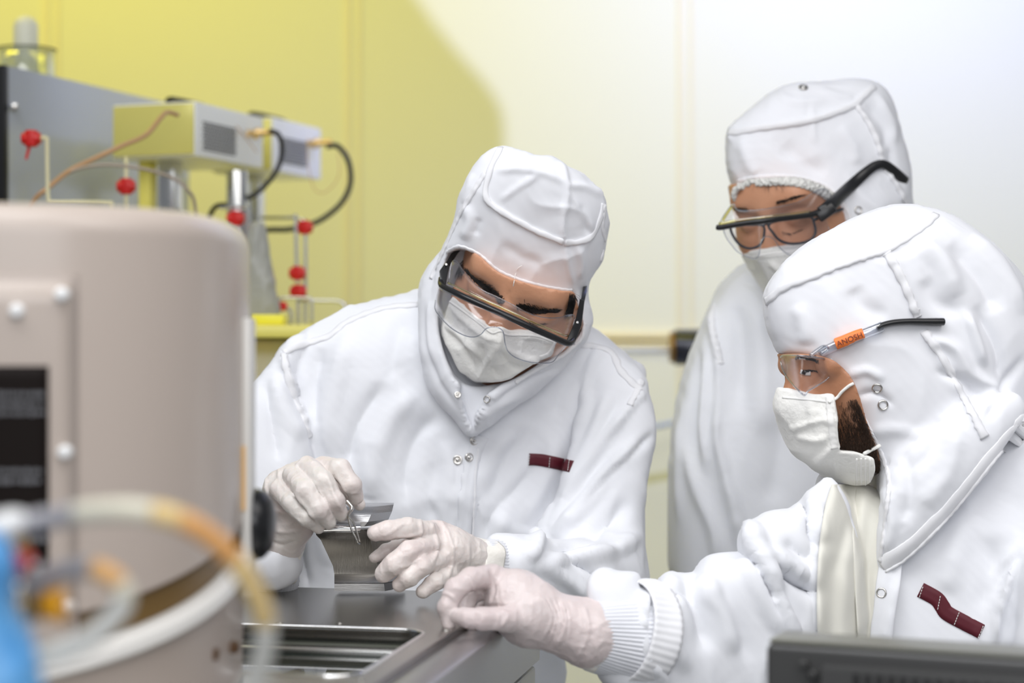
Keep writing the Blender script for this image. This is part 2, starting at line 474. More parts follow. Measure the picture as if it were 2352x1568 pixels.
def ribbon(name, S, pts, wid, th, m, parent, pucker=0., pf=55, n=10, wave=0., label=None, off=0.):
    """a strip of cloth or tape laid on a surface along px points"""
    S = S if isinstance(S, Multi) else Multi(S)
    C = catmull([Vector((a, b, 0)) for a, b in pts], n)
    W = []; 
    for c in C:
        r = hit(S, c.x, c.y)
        if r is None: continue
        nn = r[1]
        if nn.dot(r[0]-EYE) > 0: nn = -nn
        W.append((r[0], nn))
    if len(W) < 3: return None
    # resample to even spacing
    bm = bmesh.new(); rings = []; L = 0; ph = rnd.random()*6
    prof = [(-1, -.0006), (-.92, 1), (-.3, 1.1), (.3, 1.1), (.92, 1), (1, -.0006)]
    pts3 = [a for a, b in W]
    dense = []
    for i in range(len(W)-1):
        k = max(1, int((pts3[i+1]-pts3[i]).length/.0025))
        if (pts3[i+1]-pts3[i]).length > .06: k = 1
        for j in range(k): t = j/k; dense.append((pts3[i].lerp(pts3[i+1], t), W[i][1].lerp(W[i+1][1], t).normalized()))
    dense.append(W[-1])
    for i, (p, nn) in enumerate(dense):
        t = (dense[min(i+2, len(dense)-1)][0]-dense[max(i-2, 0)][0])
        if t.length < 1e-6: continue
        t.normalize(); side = nn.cross(t).normalized()
        if i: L += (p-dense[i-1][0]).length
        ww = wid*(1+.12*math.sin(L*pf*6+ph)*(1 if pucker else 0))
        tk = th+pucker*(.5+.5*math.sin(L*pf*2*PI+ph+1.5*math.sin(L*70)))
        ring = []
        for a, b in prof:
            sp_ = p+side*(a*ww/2+wave*math.sin(L*pf*2))
            r = S.near(sp_); base = r[0] if r else sp_
            nb = r[1] if r else nn
            if nb.dot(nn) < 0: nb = -nb
            nb = (nb+nn).normalized()
            if (base-sp_).length > .02: base = sp_
            ring.append(bm.verts.new(base+nb*((tk*b if b > 0 else b)+off)))
        rings.append(ring)
    for A, B in zip(rings, rings[1:]):
        for k in range(len(A)-1): bm.faces.new((A[k], A[k+1], B[k+1], B[k]))
        bm.faces.new((A[-1], A[0], B[0], B[-1]))
    if len(rings) > 1: bm.faces.new(rings[0][::-1]); bm.faces.new(rings[-1])
    return bobj(name, bm, m, parent, label, smooth=True)
def stitches(name, S, pts, m, parent, step=.004, ln=.0026, r=.0003, off=.0009):
    S = S if isinstance(S, Multi) else Multi(S)
    C = catmull([Vector((a, b, 0)) for a, b in pts], 20); bm = bmesh.new(); last = None; acc = 0
    W = []
    for c in C:
        h_ = hit(S, c.x, c.y)
        if h_: W.append((h_[0], h_[1] if h_[1].dot(h_[0]-EYE) < 0 else -h_[1]))
    for (a, na), (b, nb) in zip(W, W[1:]):
        d = (b-a).length
        if d > .02: continue
        acc += d
        if acc >= step:
            acc = 0; t = (b-a).normalized()
            tube(bm, [a+na*off-t*ln/2, a+na*(off+r), a+na*off+t*ln/2], r, 5, smooth=0)
    return bobj(name, bm, m, parent, smooth=True)
def patch(name, S, rows, off, th, m, parent, nu=22, nv=60, label=None, fold=0., nf=3):
    """a loose cloth panel lying over a surface; rows are (py, x left, x right)"""
    S = S if isinstance(S, Multi) else Multi(S)
    C = catmull([Vector(r) for r in rows], 10); G = []
    for j in range(nv+1):
        t = j/nv*(len(C)-1); i = min(int(t), len(C)-2); c = C[i].lerp(C[i+1], t-i); row = []
        for k in range(nu+1):
            s = k/nu; px = c.y+(c.z-c.y)*s; h_ = hit(S, px, c.x)
            p = h_[0] if h_ else (row[-1] if row else (G[-1][k] if G else P(px, c.x, 2)))
            row.append(p)
        G.append(row)
    Y = np.array([[p.y for p in r] for r in G])
    for _ in range(6):
        Z = np.pad(Y, 1, mode='edge'); Y = (Z[1:-1, 1:-1]*2+Z[2:, 1:-1]+Z[:-2, 1:-1]+Z[1:-1, 2:]+Z[1:-1, :-2])/6
    bm = bmesh.new(); A = []; B = []
    for j in range(nv+1):
        a = []; b = []
        for k in range(nu+1):
            p = G[j][k]; s = k/nu; d = (p-EYE).normalized()
            y = Y[j, k]-off-fold*(.5+.5*math.sin(s*nf*2*PI+j*.03))*math.sin(PI*s)**.5
            q = EYE+d*((y-EYE.y)/d.y); a.append(bm.verts.new(q)); b.append(bm.verts.new(q+d*th))
        A.append(a); B.append(b)
    for j in range(nv):
        for k in range(nu):
            bm.faces.new((A[j][k], A[j][k+1], A[j+1][k+1], A[j+1][k])); bm.faces.new((B[j][k], B[j+1][k], B[j+1][k+1], B[j][k+1]))
        for k in (0, nu): bm.faces.new((A[j][k], A[j+1][k], B[j+1][k], B[j][k]))
    for k in range(nu):
        for j in (0, nv): bm.faces.new((A[j][k], A[j][k+1], B[j][k+1], B[j][k]))
    return bobj(name, bm, m, parent, label, smooth=True)
def snap(S, px, py, R, parent, m, name='snap_button', stud=False, off=.0006):
    r = hit(S, px, py)
    if not r: return
    n = r[1] if r[1].dot(r[0]-EYE) < 0 else -r[1]
    bm = bmesh.new(); R_ = R
    if stud: pr = [(0, .0028), (R*.28, .0026), (R*.32, .0012), (R*.5, .0006), (R*.55, .0012), (R*.85, .0018), (R, .001), (R*1.02, 0)]
    else: pr = [(R*.62, 0), (R*.66, .0009), (R*.8, .0014), (R*.95, .0009), (R, 0), (R*.62, 0)]
    lathe(bm, pr, r[0]+n*off, n, 28)
    return bobj(name, bm, m, parent, 'silver metal snap', smooth=True)
def hairs(name, S, specs, m, parent, label=None):
    """specs: list of (px,py, dx,dy, length_m, radius)"""
    bm = bmesh.new(); S = S if isinstance(S, Multi) else Multi(S)
    for (px, py, dx, dy, L, rad) in specs:
        r = hit(S, px, py)
        if not r: continue
        n = r[1] if r[1].dot(r[0]-EYE) < 0 else -r[1]
        d = Vector((dx, 0, -dy)); d = (d-n*d.dot(n))
        if d.length < 1e-6: continue
        d.normalize(); s = n.cross(d)
        a = r[0]-n*.0005; b = r[0]+d*L*.5+n*L*.22; c = r[0]+d*L+n*L*.25
        A = [bm.verts.new(a+s*rad), bm.verts.new(a-s*rad), bm.verts.new(a+n*rad)]
        B = [bm.verts.new(b+s*rad*.8), bm.verts.new(b-s*rad*.8), bm.verts.new(b+n*rad*.8)]
        T = bm.verts.new(c)
        for k in range(3):
            k2 = (k+1) % 3
            bm.faces.new((A[k], A[k2], B[k2], B[k])); bm.faces.new((B[k], B[k2], T))
    return bobj(name, bm, m, parent, label, smooth=True)
def sheet(name, top, bot, th, m, parent, nu=24, nv=8, bulge=0., label=None):
    """curved sheet between two 3-D polylines (lists of Vectors), given a thickness"""
    def res(C, n):
        C = catmull(C, 12); L = [0]
        for a, b in zip(C, C[1:]): L.append(L[-1]+(b-a).length)
        out = []; j = 0
        for i in range(n+1):
            s = L[-1]*i/n
            while j < len(L)-2 and L[j+1] < s: j += 1
            t = (s-L[j])/max(L[j+1]-L[j], 1e-9); out.append(C[j].lerp(C[j+1], min(max(t, 0), 1)))
        return out
    A = res(top, nu); B = res(bot, nu)
    G = []
    for i in range(nu+1):
        col = []
        for j in range(nv+1):
            t = j/nv; p = A[i].lerp(B[i], t)
            if bulge: p = p+Vector((0, -1, 0))*bulge*math.sin(PI*t)
            col.append(p)
        G.append(col)
    bm = bmesh.new(); V1 = []; V2 = []
    for i in range(nu+1):
        r1 = []; r2 = []
        for j in range(nv+1):
            du = G[min(i+1, nu)][j]-G[max(i-1, 0)][j]; dv = G[i][min(j+1, nv)]-G[i][max(j-1, 0)]
            n = du.cross(dv); n = n.normalized() if n.length > 1e-9 else Vector((0, -1, 0))
            r1.append(bm.verts.new(G[i][j]+n*th/2)); r2.append(bm.verts.new(G[i][j]-n*th/2))
        V1.append(r1); V2.append(r2)
    for i in range(nu):
        for j in range(nv):
            bm.faces.new((V1[i][j], V1[i+1][j], V1[i+1][j+1], V1[i][j+1])); bm.faces.new((V2[i][j], V2[i][j+1], V2[i+1][j+1], V2[i+1][j]))
    for i in range(nu):
        bm.faces.new((V1[i][0], V2[i][0], V2[i+1][0], V1[i+1][0])); bm.faces.new((V1[i][nv], V1[i+1][nv], V2[i+1][nv], V2[i][nv]))
    for j in range(nv):
        bm.faces.new((V1[0][j], V1[0][j+1], V2[0][j+1], V2[0][j])); bm.faces.new((V1[nu][j], V2[nu][j], V2[nu][j+1], V1[nu][j+1]))
    return bobj(name, bm, m, parent, label, smooth=True)
def frame_of(pitch, roll, yaw):
    """head axes: x to the image right, y up, z forward; yaw>0 turns the face to the image left"""
    M = Matrix.Rotation(math.radians(roll), 3, 'Y') @ Matrix.Rotation(math.radians(-yaw), 3, 'Z') @ Matrix.Rotation(math.radians(pitch), 3, 'X')
    return M @ Vector((1, 0, 0)), M @ Vector((0, 0, 1)), M @ Vector((0, -1, 0))
class Head:
    def __init__(self, c, pitch, roll, yaw, s=1.0):
        self.c = Vector(c); self.s = s
        self.r, self.u, self.f = frame_of(pitch, roll, yaw)
        self.R = [tuple(self.r), tuple(self.u), tuple(self.f)]
    def g(self, x, y, z): return self.c+(self.r*x+self.u*y+self.f*z)*self.s
    def E(self, x, y, z, rx, ry, rz): return ell(self.g(x, y, z), [rx*self.s, ry*self.s, rz*self.s], self.R)
    def C(self, a, b, r1, r2): return rc(self.g(*a), self.g(*b), r1*self.s, r2*self.s)
    def skin(self, eyes_shut=True, lid=.0145):
        s = self.s
        cran = self.E(0, .038, -.018, .074, .092, .095); face = self.E(0, -.02, .018, .066, .10, .072)
        jaw = self.E(0, -.088, .045, .042, .034, .038); chk = [self.E(x, -.035, .05, .03, .03, .03) for x in (-.033, .033)]
        brow = self.C((-.034, .023, .072), (.034, .023, .072), .0135, .0135)
        nb = self.C((0, .012, .083), (0, -.028, .105), .009, .013); nt = self.C((-.008, -.036, .097), (.008, -.036, .097), .011, .011)
        sock = [self.E(x, -.001, .098, .021, .014, .019) for x in (-.033, .033)]
        lids = [self.E(x, -.002, .073, lid*1.05, lid*.92, lid) for x in (-.032, .032)]
        neck = self.C((0, -.07, -.03), (0, -.19, -.06), .056, .06)
        def f(X, Y, Z):
            d = smin(cran(X, Y, Z), face(X, Y, Z), .04*s); d = smin(d, jaw(X, Y, Z), .03*s)
            for c in chk: d = smin(d, c(X, Y, Z), .02*s)
            d = smin(d, brow(X, Y, Z), .02*s); d = smin(d, nb(X, Y, Z), .012*s); d = smin(d, nt(X, Y, Z), .012*s)
            for c in sock: d = smax(d, -c(X, Y, Z), .014*s)
            for c in lids: d = smin(d, c(X, Y, Z), .005*s)
            return smin(d, neck(X, Y, Z), .03*s)
        return f

# ------------------------------------------------------------------ materials of the place
M_wall = mat('wall_paint', (.84, .825, .57), .55, bump=.03, bscale=60)
M_joint = mat('wall_joint', (.84, .78, .50), .5)
M_floor = mat('floor_vinyl', (.55, .56, .54), .4)
M_steel = mat('brushed_steel', (.50, .50, .51), .30, 1.0, bump=.12, bscale=40, aniso_scale=(1, 26, 26))
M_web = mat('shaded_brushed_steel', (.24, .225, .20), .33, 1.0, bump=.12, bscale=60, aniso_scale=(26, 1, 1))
M_steeld = mat('dark_brushed_steel', (.33, .32, .30), .25, 1.0, bump=.06, bscale=60, aniso_scale=(26, 1, 1))
M_polish = mat('polished_steel', (.80, .80, .80), .14, 1.0)
M_chrome = mat('snap_metal', (.62, .60, .57), .2, 1.0)
M_housing = mat('beige_enamel', (.50, .425, .37), .27, bump=.01, bscale=30)
M_housing_l = mat('pale_enamel', (.72, .70, .66), .3)
M_black = mat('black_plastic', (.012, .012, .013), .28)
M_blackm = mat('black_rubber', (.02, .02, .022), .45)
M_label = mat('dark_label', (.008, .005, .004), .6, spec=.15)
M_print = mat('label_print', (.17, .17, .18), .6)
M_white = mat('white_plastic', (.85, .85, .84), .35)
M_amp = mat('white_enamel', (.88, .89, .88), .3)
M_ampside = mat('yellow_lit_enamel', (.74, .68, .20), .2, .1)  # yellow light on the instrument ends, put into the base colour
M_greymirror = mat('grey_gloss_panel', (.47, .50, .56), .18, .2)
M_red = mat('red_plastic', (.62, .015, .012), .35)
M_brass = mat('brass', (.72, .50, .22), .3, 1.0)
M_copper = mat('copper_hose', (.55, .33, .18), .3, .2)
M_glass = clear_mat('clear_glass', (.93, .95, .93), .3)
M_tank = mat('olive_acrylic', (.16, .17, .015), .12, coat=.5, varcol=(.28, .20, .01), varscale=6)
M_yel = mat('yellow_plate', (.80, .72, .16), .35)
M_blue = mat('blue_film', (.05, .25, .62), .35, varcol=(.16, .45, .75), varscale=9, bump=.3, bscale=20)
M_orange = mat('orange_knob', (.85, .38, .01), .4)
M_tube = mat('stained_tube', (.74, .70, .60), .25, varcol=(.82, .42, .14), varscale=5, coat=.3)
M_tubeg = mat('grey_tube', (.33, .32, .34), .3)
M_motor = mat('blue_black_motor', (.02, .022, .04), .22, .3, coat=.6)
M_mon = mat('monitor_grey', (.05, .05, .049), .32)
M_slot = mat('vent_dark', (.006, .006, .006), .6)
M_bag = mat('grey_film', (.36, .36, .33), .3, bump=.6, bscale=28)
M_dark = mat('pit_dark', (.03, .035, .03), .5)
M_pane = mat('tinted_pane', (.02, .028, .022), .03, spec=.6, ior=1.6)
M_satin = mat('satin_steel', (.62, .62, .60), .24, 1.0)

# ------------------------------------------------------------------ room
WY = 4.2
bm = bmesh.new(); box(bm, (0, WY+.05, 1.7), (9, .1, 3.4)); tag(bobj('wall_back', bm, M_wall), kind='structure')
bm = bmesh.new(); box(bm, (0, 1.6, -.05), (9, 6.4, .1)); tag(bobj('floor', bm, M_floor), kind='structure')
for i, px in enumerate((118, 811, 1576)):
    bm = bmesh.new(); x = P(px, 0, WY).x
    box(bm, (x-.012, WY-.001, 1.7), (.016, .004, 3.38), bev=.001); box(bm, (x+.014, WY-.001, 1.7), (.010, .004, 3.38), bev=.001)
    tag(bobj('trim_%d' % (i+1), bm, M_joint), kind='structure')
# horizontal rail on the wall, right half
bm = bmesh.new(); x0 = P(1180, 0, WY).x; x1 = P(2600, 0, WY).x
za = P(0, 772, WY).z; zb = P(0, 791, WY).z
box(bm, ((x0+x1)/2, WY-.008, za), (x1-x0, .018, .013), bev=.003); box(bm, ((x0+x1)/2, WY-.008, zb), (x1-x0, .018, .011), bev=.003)
tag(bobj('trim_4', bm, mat('rail_yellow', (.82, .70, .36), .4)), kind='structure')

# unseen lamp and arm, made up; its flap is cut to the wanted wall shadow
lw = empty('added_washer', (ADDED_SPOT.x, WY-.02, ADDED_SPOT.z+.12), 'unseen lamp added to whiten the right wall, its flap cut to the shadow edge', 'lamp')
bm = bmesh.new(); cyl(bm, (ADDED_SPOT.x, WY+.0, ADDED_SPOT.z+.12), (ADDED_SPOT.x, ADDED_SPOT.y-.05, ADDED_SPOT.z+.12), .012); bobj('arm', bm, M_white, lw)  # arm of the added unseen lamp
bm = bmesh.new(); box(bm, (ADDED_SPOT.x, ADDED_SPOT.y-.05, ADDED_SPOT.z+.04), (.16, .03, .2), bev=.006); bobj('added_lamp_housing', bm, M_white, lw)
TT = .10
cut = [(1147, 2400), (1147, 300), (1142, 268), (1128, 236), (1100, 196), (1040, 130), (985, 62), (938, -5), (700, -360), (-1600, -360), (-1600, 2400)]
bm = bmesh.new(); prism(bm, [ADDED_SPOT+(P(a, b, WY)-ADDED_SPOT)*TT for a, b in cut], (0, .0015, 0)); bobj('shadow_flap', bm, M_blackm, lw)
bm = bmesh.new(); q = ADDED_SPOT+(P(-1600, -360, WY)-ADDED_SPOT)*TT
cyl(bm, (q.x+.05, q.y, q.z-.01), (ADDED_SPOT.x-.07, ADDED_SPOT.y-.05, ADDED_SPOT.z+.12), .005); bobj('bracket', bm, M_blackm, lw)  # bracket holding the shadow flap of the added lamp

# ------------------------------------------------------------------ steel table
TZ = 1.08; ANG = math.atan(867/FP)
Uv = Vector((math.cos(ANG), -math.sin(ANG), 0)); Vv = Vector((math.sin(ANG), math.cos(ANG), 0))
def T(u, v, z=0.): return Uv*u+Vv*v+Vector((0, 0, TZ+z))
RT = Matrix((Uv, Vv, Vector((0, 0, 1)))).transposed()
U1, V1 = -.4012, 1.944; U0, V0 = -1.2, .80
def rrect(u0, u1, v0, v1, r, n=8):
    out = []
    for cu, cv, a0 in ((u1-r, v1-r, 0), (u0+r, v1-r, 90), (u0+r, v0+r, 180), (u1-r, v0+r, 270)):
        for k in range(n+1):
            a = math.radians(a0+90*k/n); out.append((cu+r*math.cos(a), cv+r*math.sin(a)))
    return out
def curve_plate(name, loops, z, th, bev, m, parent, place):
    cu = bpy.data.curves.new(name, 'CURVE'); cu.dimensions = '2D'; cu.fill_mode = 'BOTH'
    cu.extrude = th/2-bev; cu.bevel_depth = bev; cu.bevel_resolution = 2
    for lp in loops:
        s = cu.splines.new('POLY'); s.points.add(len(lp)-1); s.use_cyclic_u = True
        for p, (a, b) in zip(s.points, lp): p.co = (a, b, 0, 1)
    o = bpy.data.objects.new(name, cu); COL.objects.link(o)
    bpy.context.view_layer.update()
    me = bpy.data.meshes.new_from_object(o.evaluated_get(bpy.context.evaluated_depsgraph_get()))
    bpy.data.objects.remove(o)
    me.transform(place); me.name = name
    ob = link(name, me, m, parent, smooth=True)
    try: me.set_sharp_from_angle(angle=math.radians(35))
    except Exception: pass
    return ob
tb = empty('steel_bench', T(-.8, 1.4, -TZ), 'brushed stainless steel equipment bench with a sunken glass window in its top', 'bench')
MT = Matrix.Translation(Vector((0, 0, 0))) @ RT.to_4x4()
win = rrect(-1.1, -.421, 1.432, 1.678, .028)
curve_plate('deck', [rrect(U0, U1, V0, V1, .002, 2), win], 0, .014, .0016, M_steeld, tb, Matrix.Translation((0, 0, TZ-.007)) @ MT)
# bevelled bright lip round the window
bm = bmesh.new()
tube(bm, [T(u, v, -.0005) for u, v in rrect(-1.1, -.421, 1.432, 1.678, .028)], .0022, 8, closed=True, smooth=0); bobj('window_lip', bm, M_polish, tb, smooth=True)
bm = bmesh.new()
A = [bm.verts.new(T(u, v, -.012)) for u, v in rrect(-1.103, -.418, 1.429, 1.681, .03)]
B = [bm.verts.new(T(u, v, -.075)) for u, v in rrect(-1.103, -.418, 1.429, 1.681, .03)]
for i in range(len(A)): bm.faces.new((A[i], A[(i+1) % len(A)], B[(i+1) % len(A)], B[i]))
bm.faces.new(B); bobj('window_well', bm, mat('well_grey', (.50, .52, .44), .3, .3), tb)
bm = bmesh.new(); prism(bm, [T(u, v, -.019) for u, v in rrect(-1.098, -.423, 1.434, 1.676, .026)], (0, 0, -.006)); bobj('glass_pane', bm, M_pane, tb, 'dark reflective glass pane')
bm = bmesh.new(); box(bm, T(-.76, 1.648, -.0165), (.66, .022, .005), RT, .001); bobj('pane_clamp', bm, M_satin, tb)
# lower rail along the right edge and the bench body
bm = bmesh.new()
sec = [(-.0005, -.016), (.0, -.009), (.004, -.0075), (.029, -.0085), (.0335, -.011), (.0345, -.016), (.0345, -.07), (.0, -.07)]
a = [bm.verts.new(T(U1+x, V1, z)) for x, z in sec]; b = [bm.verts.new(T(U1+x, V0, z)) for x, z in sec]
bm.faces.new(a); bm.faces.new(b[::-1])
for i in range(len(sec)): bm.faces.new((a[i], b[i], b[(i+1) % len(sec)], a[(i+1) % len(sec)]))
bobj('side_rail', bm, M_steel, tb)
bm = bmesh.new(); box(bm, T((U0+U1+.03)/2, (V0+V1)/2, -.077-(TZ-.08)/2), (U1-U0+.03, V1-V0, TZ-.08), RT, .003)
bobj('body', bm, mat('grey_painted_steel', (.42, .42, .42), .35, .6), tb)
bm = bmesh.new()
box(bm, T(U1+.0335, 1.50, -.115), (.012, .26, .07), RT, .004)
bobj('side_plate', bm, M_satin, tb)
bm = bmesh.new(); cyl(bm, T(U1+.038, 1.60, -.115), T(U1+.046, 1.60, -.115), .008, bev=.001); bobj('latch', bm, M_polish, tb)
for px, py in ((1024, 1447), (829, 1562), (643, 1430), (780, 1431)):
    D = FP*.27/(py-784); c = P(px, py, D)
    bm = bmesh.new(); lathe(bm, [(0, .0002), (.0018, .0002), (.002, .0012), (.0036, .0012), (.0042, .0002), (.0042, -.002), (0, -.002)], c+Vector((0, 0, -.0006)), (0, 0, 1), 18); bobj('screw', bm, M_steeld, tb)

# curved brushed-steel bracket standing at the far edge
br = empty('steel_bracket', P(830, 1356, 1.985), 'curved brushed steel bracket with a rolled top standing on the bench under the tweezers', 'bracket')
def loft(name, rows, th, m, parent, label=None, sx=.02):
    """rows: (py, xl, xr, forward) ; a thick plate following the rows"""
    bm = bmesh.new(); F_ = []; Bk = []
    for py, xl, xr, fw in rows:
        D = 1.985-fw
        F_.append([bm.verts.new(P(xl, py, D)), bm.verts.new(P(xr, py, D+.004))])
        Bk.append([bm.verts.new(P(xl, py, D)+Vector((.003, th, 0))), bm.verts.new(P(xr, py, D)+Vector((sx, th, 0)))])
    for i in range(len(rows)-1):
        bm.faces.new((F_[i][0], F_[i][1], F_[i+1][1], F_[i+1][0])); bm.faces.new((Bk[i][0], Bk[i+1][0], Bk[i+1][1], Bk[i][1]))
        bm.faces.new((F_[i][0], F_[i+1][0], Bk[i+1][0], Bk[i][0])); bm.faces.new((F_[i][1], Bk[i][1], Bk[i+1][1], F_[i+1][1]))
    for i in (0, -1): bm.faces.new((F_[i][0], Bk[i][0], Bk[i][1], F_[i][1]))
    bobj(name, bm, m, parent, label, smooth=False)
loft('rolled_top', [(1160, 746, 858, .0), (1164, 742, 857, .012), (1180, 733, 853, .022), (1198, 727, 845, .026), (1209, 725, 836, .024)], .03, M_steel, br)
bm = bmesh.new(); cyl(bm, P(724, 1213, 1.957), P(829, 1213, 1.961), .0045, n=16, bev=.001); bobj('ridge', bm, M_polish, br)
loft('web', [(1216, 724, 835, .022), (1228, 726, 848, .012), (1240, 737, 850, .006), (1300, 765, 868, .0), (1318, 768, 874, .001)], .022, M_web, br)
loft('foot', [(1318, 768, 876, .002), (1324, 768, 880, .01), (1338, 768, 882, .016), (1340, 768, 882, .014), (1357, 768, 884, .012)], .03, M_steel, br)

# ------------------------------------------------------------------ big beige housing on the left, very near
hc = Vector(P(-40, 784, 1.44)); hc.z = 0; HR = .203
hs = empty('cylindrical_housing', (hc.x, hc.y, TZ), 'large beige cylindrical instrument housing with a screwed front panel standing on the bench', 'instrument housing')
ztop = P(0, 474, 1.30).z; zb0 = P(0, 1560, 1.26).z+.004
def hrad(a, r=HR):                      # slightly squared plan, flatter to the front
    n = 2.6
    c_, s_ = abs(math.cos(a)), abs(math.sin(a))
    return r/((c_**n+s_**n)**(1/n))
def htilt(x, y): return .20*(y-(hc.y-HR))+.075*(x-hc.x)*1.6
NA = 96
def hring(r, z, tilt=0., n=NA):
    out = []
    for k in range(n):
        a = 2*PI*k/n; rr = hrad(a, r); x = hc.x+rr*math.cos(a); y = hc.y+rr*math.sin(a)
        out.append(Vector((x, y, z+tilt*htilt(x, y))))
    return out
def hloft(name, rows, m, label=None, cap=True):
    bm = bmesh.new(); R = [[bm.verts.new(p) for p in hring(r, z, t)] for r, z, t in rows]
    for A, B in zip(R, R[1:]):
        for k in range(NA): bm.faces.new((A[k], A[(k+1) % NA], B[(k+1) % NA], B[k]))
    if cap: bm.faces.new(R[0]); bm.faces.new(R[-1][::-1])
    return bobj(name, bm, m, hs, label, smooth=False)
rb = .022
top = [(HR-rb*1.6, ztop, 0)]+[(HR-rb+rb*math.sin(a), ztop-rb+rb*math.cos(a), 0) for a in [math.radians(x) for x in range(10, 91, 10)]]
hloft('cover', top+[(HR, zb0+.06, .3), (HR, zb0+.024, 1), (HR-.006, zb0+.020, 1), (HR-.012, zb0+.020, 1)], M_housing)
hloft('gap_shadow_band', [(HR-.008, zb0+.0215, 1), (HR-.007, zb0+.018, 1), (HR-.007, zb0, 1), (HR-.009, zb0-.001, 1)], mat('brown_gap_shadow', (.17, .10, .03), .4), 'brown shadow band painted above the flange')  # shadow in the gap above the flange, put in as a brown band
hloft('base_ring', [(HR-.02, zb0+.001, 1), (HR+.001, zb0-.002, 1), (HR+.006, zb0-.006, 1), (HR+.007, zb0-.013, 1), (HR+.001, zb0-.018, 1), (HR-.003, zb0-.0185, 1)], M_housing_l, 'pale ring flange')
hloft('base_band', [(HR-.01, zb0-.015, 1), (HR-.002, zb0-.017, 1), (HR-.004, zb0-.03, 1), (HR-.006, TZ+.002, 0)], M_housing, 'lower beige band')
# front panel
fy = hc.y-HR*1.0
def face_pt(px, py, off=0.):
    """point on the front of the housing under a pixel"""
    d = (P(px, py, 1)-EYE)
    D = 1.2
    for _ in range(30):
        p = EYE+d*D; v = Vector((p.x-hc.x, p.y-hc.y)); a = math.atan2(v.y, v.x)
        D += (v.length-hrad(a, HR+off))*.9
    return EYE+d*D
def panel(name, rect, off, m, r=12, label=None, th=.003):
    x0, x1, y0, y1 = rect; bm = bmesh.new(); nx = 14; ny = 16; F1 = []; F0 = []
    for i in range(nx+1):
        a = []; b = []
        for j in range(ny+1):
            px = x0+(x1-x0)*i/nx; py = y0+(y1-y0)*j/ny
            a.append(bm.verts.new(face_pt(px, py, off))); b.append(bm.verts.new(face_pt(px, py, off-th)))
        F1.append(a); F0.append(b)
    for i in range(nx):
        for j in range(ny):
            bm.faces.new((F1[i][j], F1[i+1][j], F1[i+1][j+1], F1[i][j+1]))
            bm.faces.new((F0[i][j], F0[i][j+1], F0[i+1][j+1], F0[i+1][j]))
    for i in range(nx):
        for j in (0, ny): bm.faces.new((F1[i][j], F1[i+1][j], F0[i+1][j], F0[i][j]))
    for j in range(ny):
        for i in (0, nx): bm.faces.new((F1[i][j], F1[i][j+1], F0[i][j+1], F0[i][j]))
    return bobj(name, bm, m, hs, label, smooth=True)
M_groove = mat('beige_enamel_groove', (.40, .34, .30), .5)
panel('panel_gasket', (-230, 180, 628, 1512), .0012, M_groove, th=.004)
panel('front_panel', (-230, 163, 645, 1500), .0035, M_housing, th=.005)
panel('label_plate', (-200, 112, 840, 1300), .0048, M_label, th=.002, label='dark brown label plate')
for k, (py, n, ex) in enumerate(((905, 11, 96), (927, 10, 100), (948, 12, 108), (1082, 10, 96), (1104, 9, 90), (1240, 5, 110))):
    bm = bmesh.new(); x = -40 if py != 1240 else 70
    while x < ex:
        wd = rnd.uniform(4, 11); c = face_pt(x+wd/2, py-.05*x*0, .0052)
        box(bm, c, (wd/FP*1.25, .0006, rnd.uniform(7, 13)/FP*1.25)); x += wd+rnd.uniform(2, 4)
    bobj('print_line', bm, M_print, hs)
for px, py in ((143, 676), (40, 714), (150, 1038), (157, 1392), (30, 1420)):
    c = face_pt(px, py, .0035); bm = bmesh.new()
    lathe(bm, [(0, .006), (.003, .0058), (.0047, .004), (.005, .001), (.005, -.002)], c, (0, -1, 0), 20); bobj('screw', bm, M_white, hs, 'white domed screw')
# bright edge strip with an amber label, and black knob on the right side
ex = P(566, 0, 1.45).x
bm = bmesh.new(); box(bm, (ex+.001, 1.452, P(0, 1050, 1.45).z), (.008, .03, P(0, 730, 1.45).z-P(0, 1370, 1.45).z), bev=.002); bobj('edge_strip', bm, M_housing_l, hs)
bm = bmesh.new(); box(bm, (ex-.0005, 1.436, P(0, 1095, 1.45).z), (.0035, .003, .05)); bobj('amber_label', bm, mat('amber_label', (.80, .50, .20), .5), hs)
bm = bmesh.new(); kc = P(583, 1203, 1.47)
lathe(bm, [(0, -.012), (.019, -.012), (.0275, -.002), (.0285, .002), (.027, .008), (.02, .0145), (.01, .0172), (0, .018)], kc, (1, 0, 0), 32); bobj('knob', bm, M_black, hs, 'black round knob')
# two oval slots in the lower band
for px, py, rx in ((492, 1500, 12), (530, 1482, 22)):
    c = face_pt(px, py, -.006)
    bm = bmesh.new(); lathe(bm, [(0, .004), (rx/FP*1.4*.8, .004), (rx/FP*1.4, .0025), (rx/FP*1.4, -.004), (0, -.004)], c+Vector((0, -.002, 0)), (c-hc).normalized()*1, 20); bobj('slot', bm, mat('slot_brown', (.10, .05, .02), .5), hs)

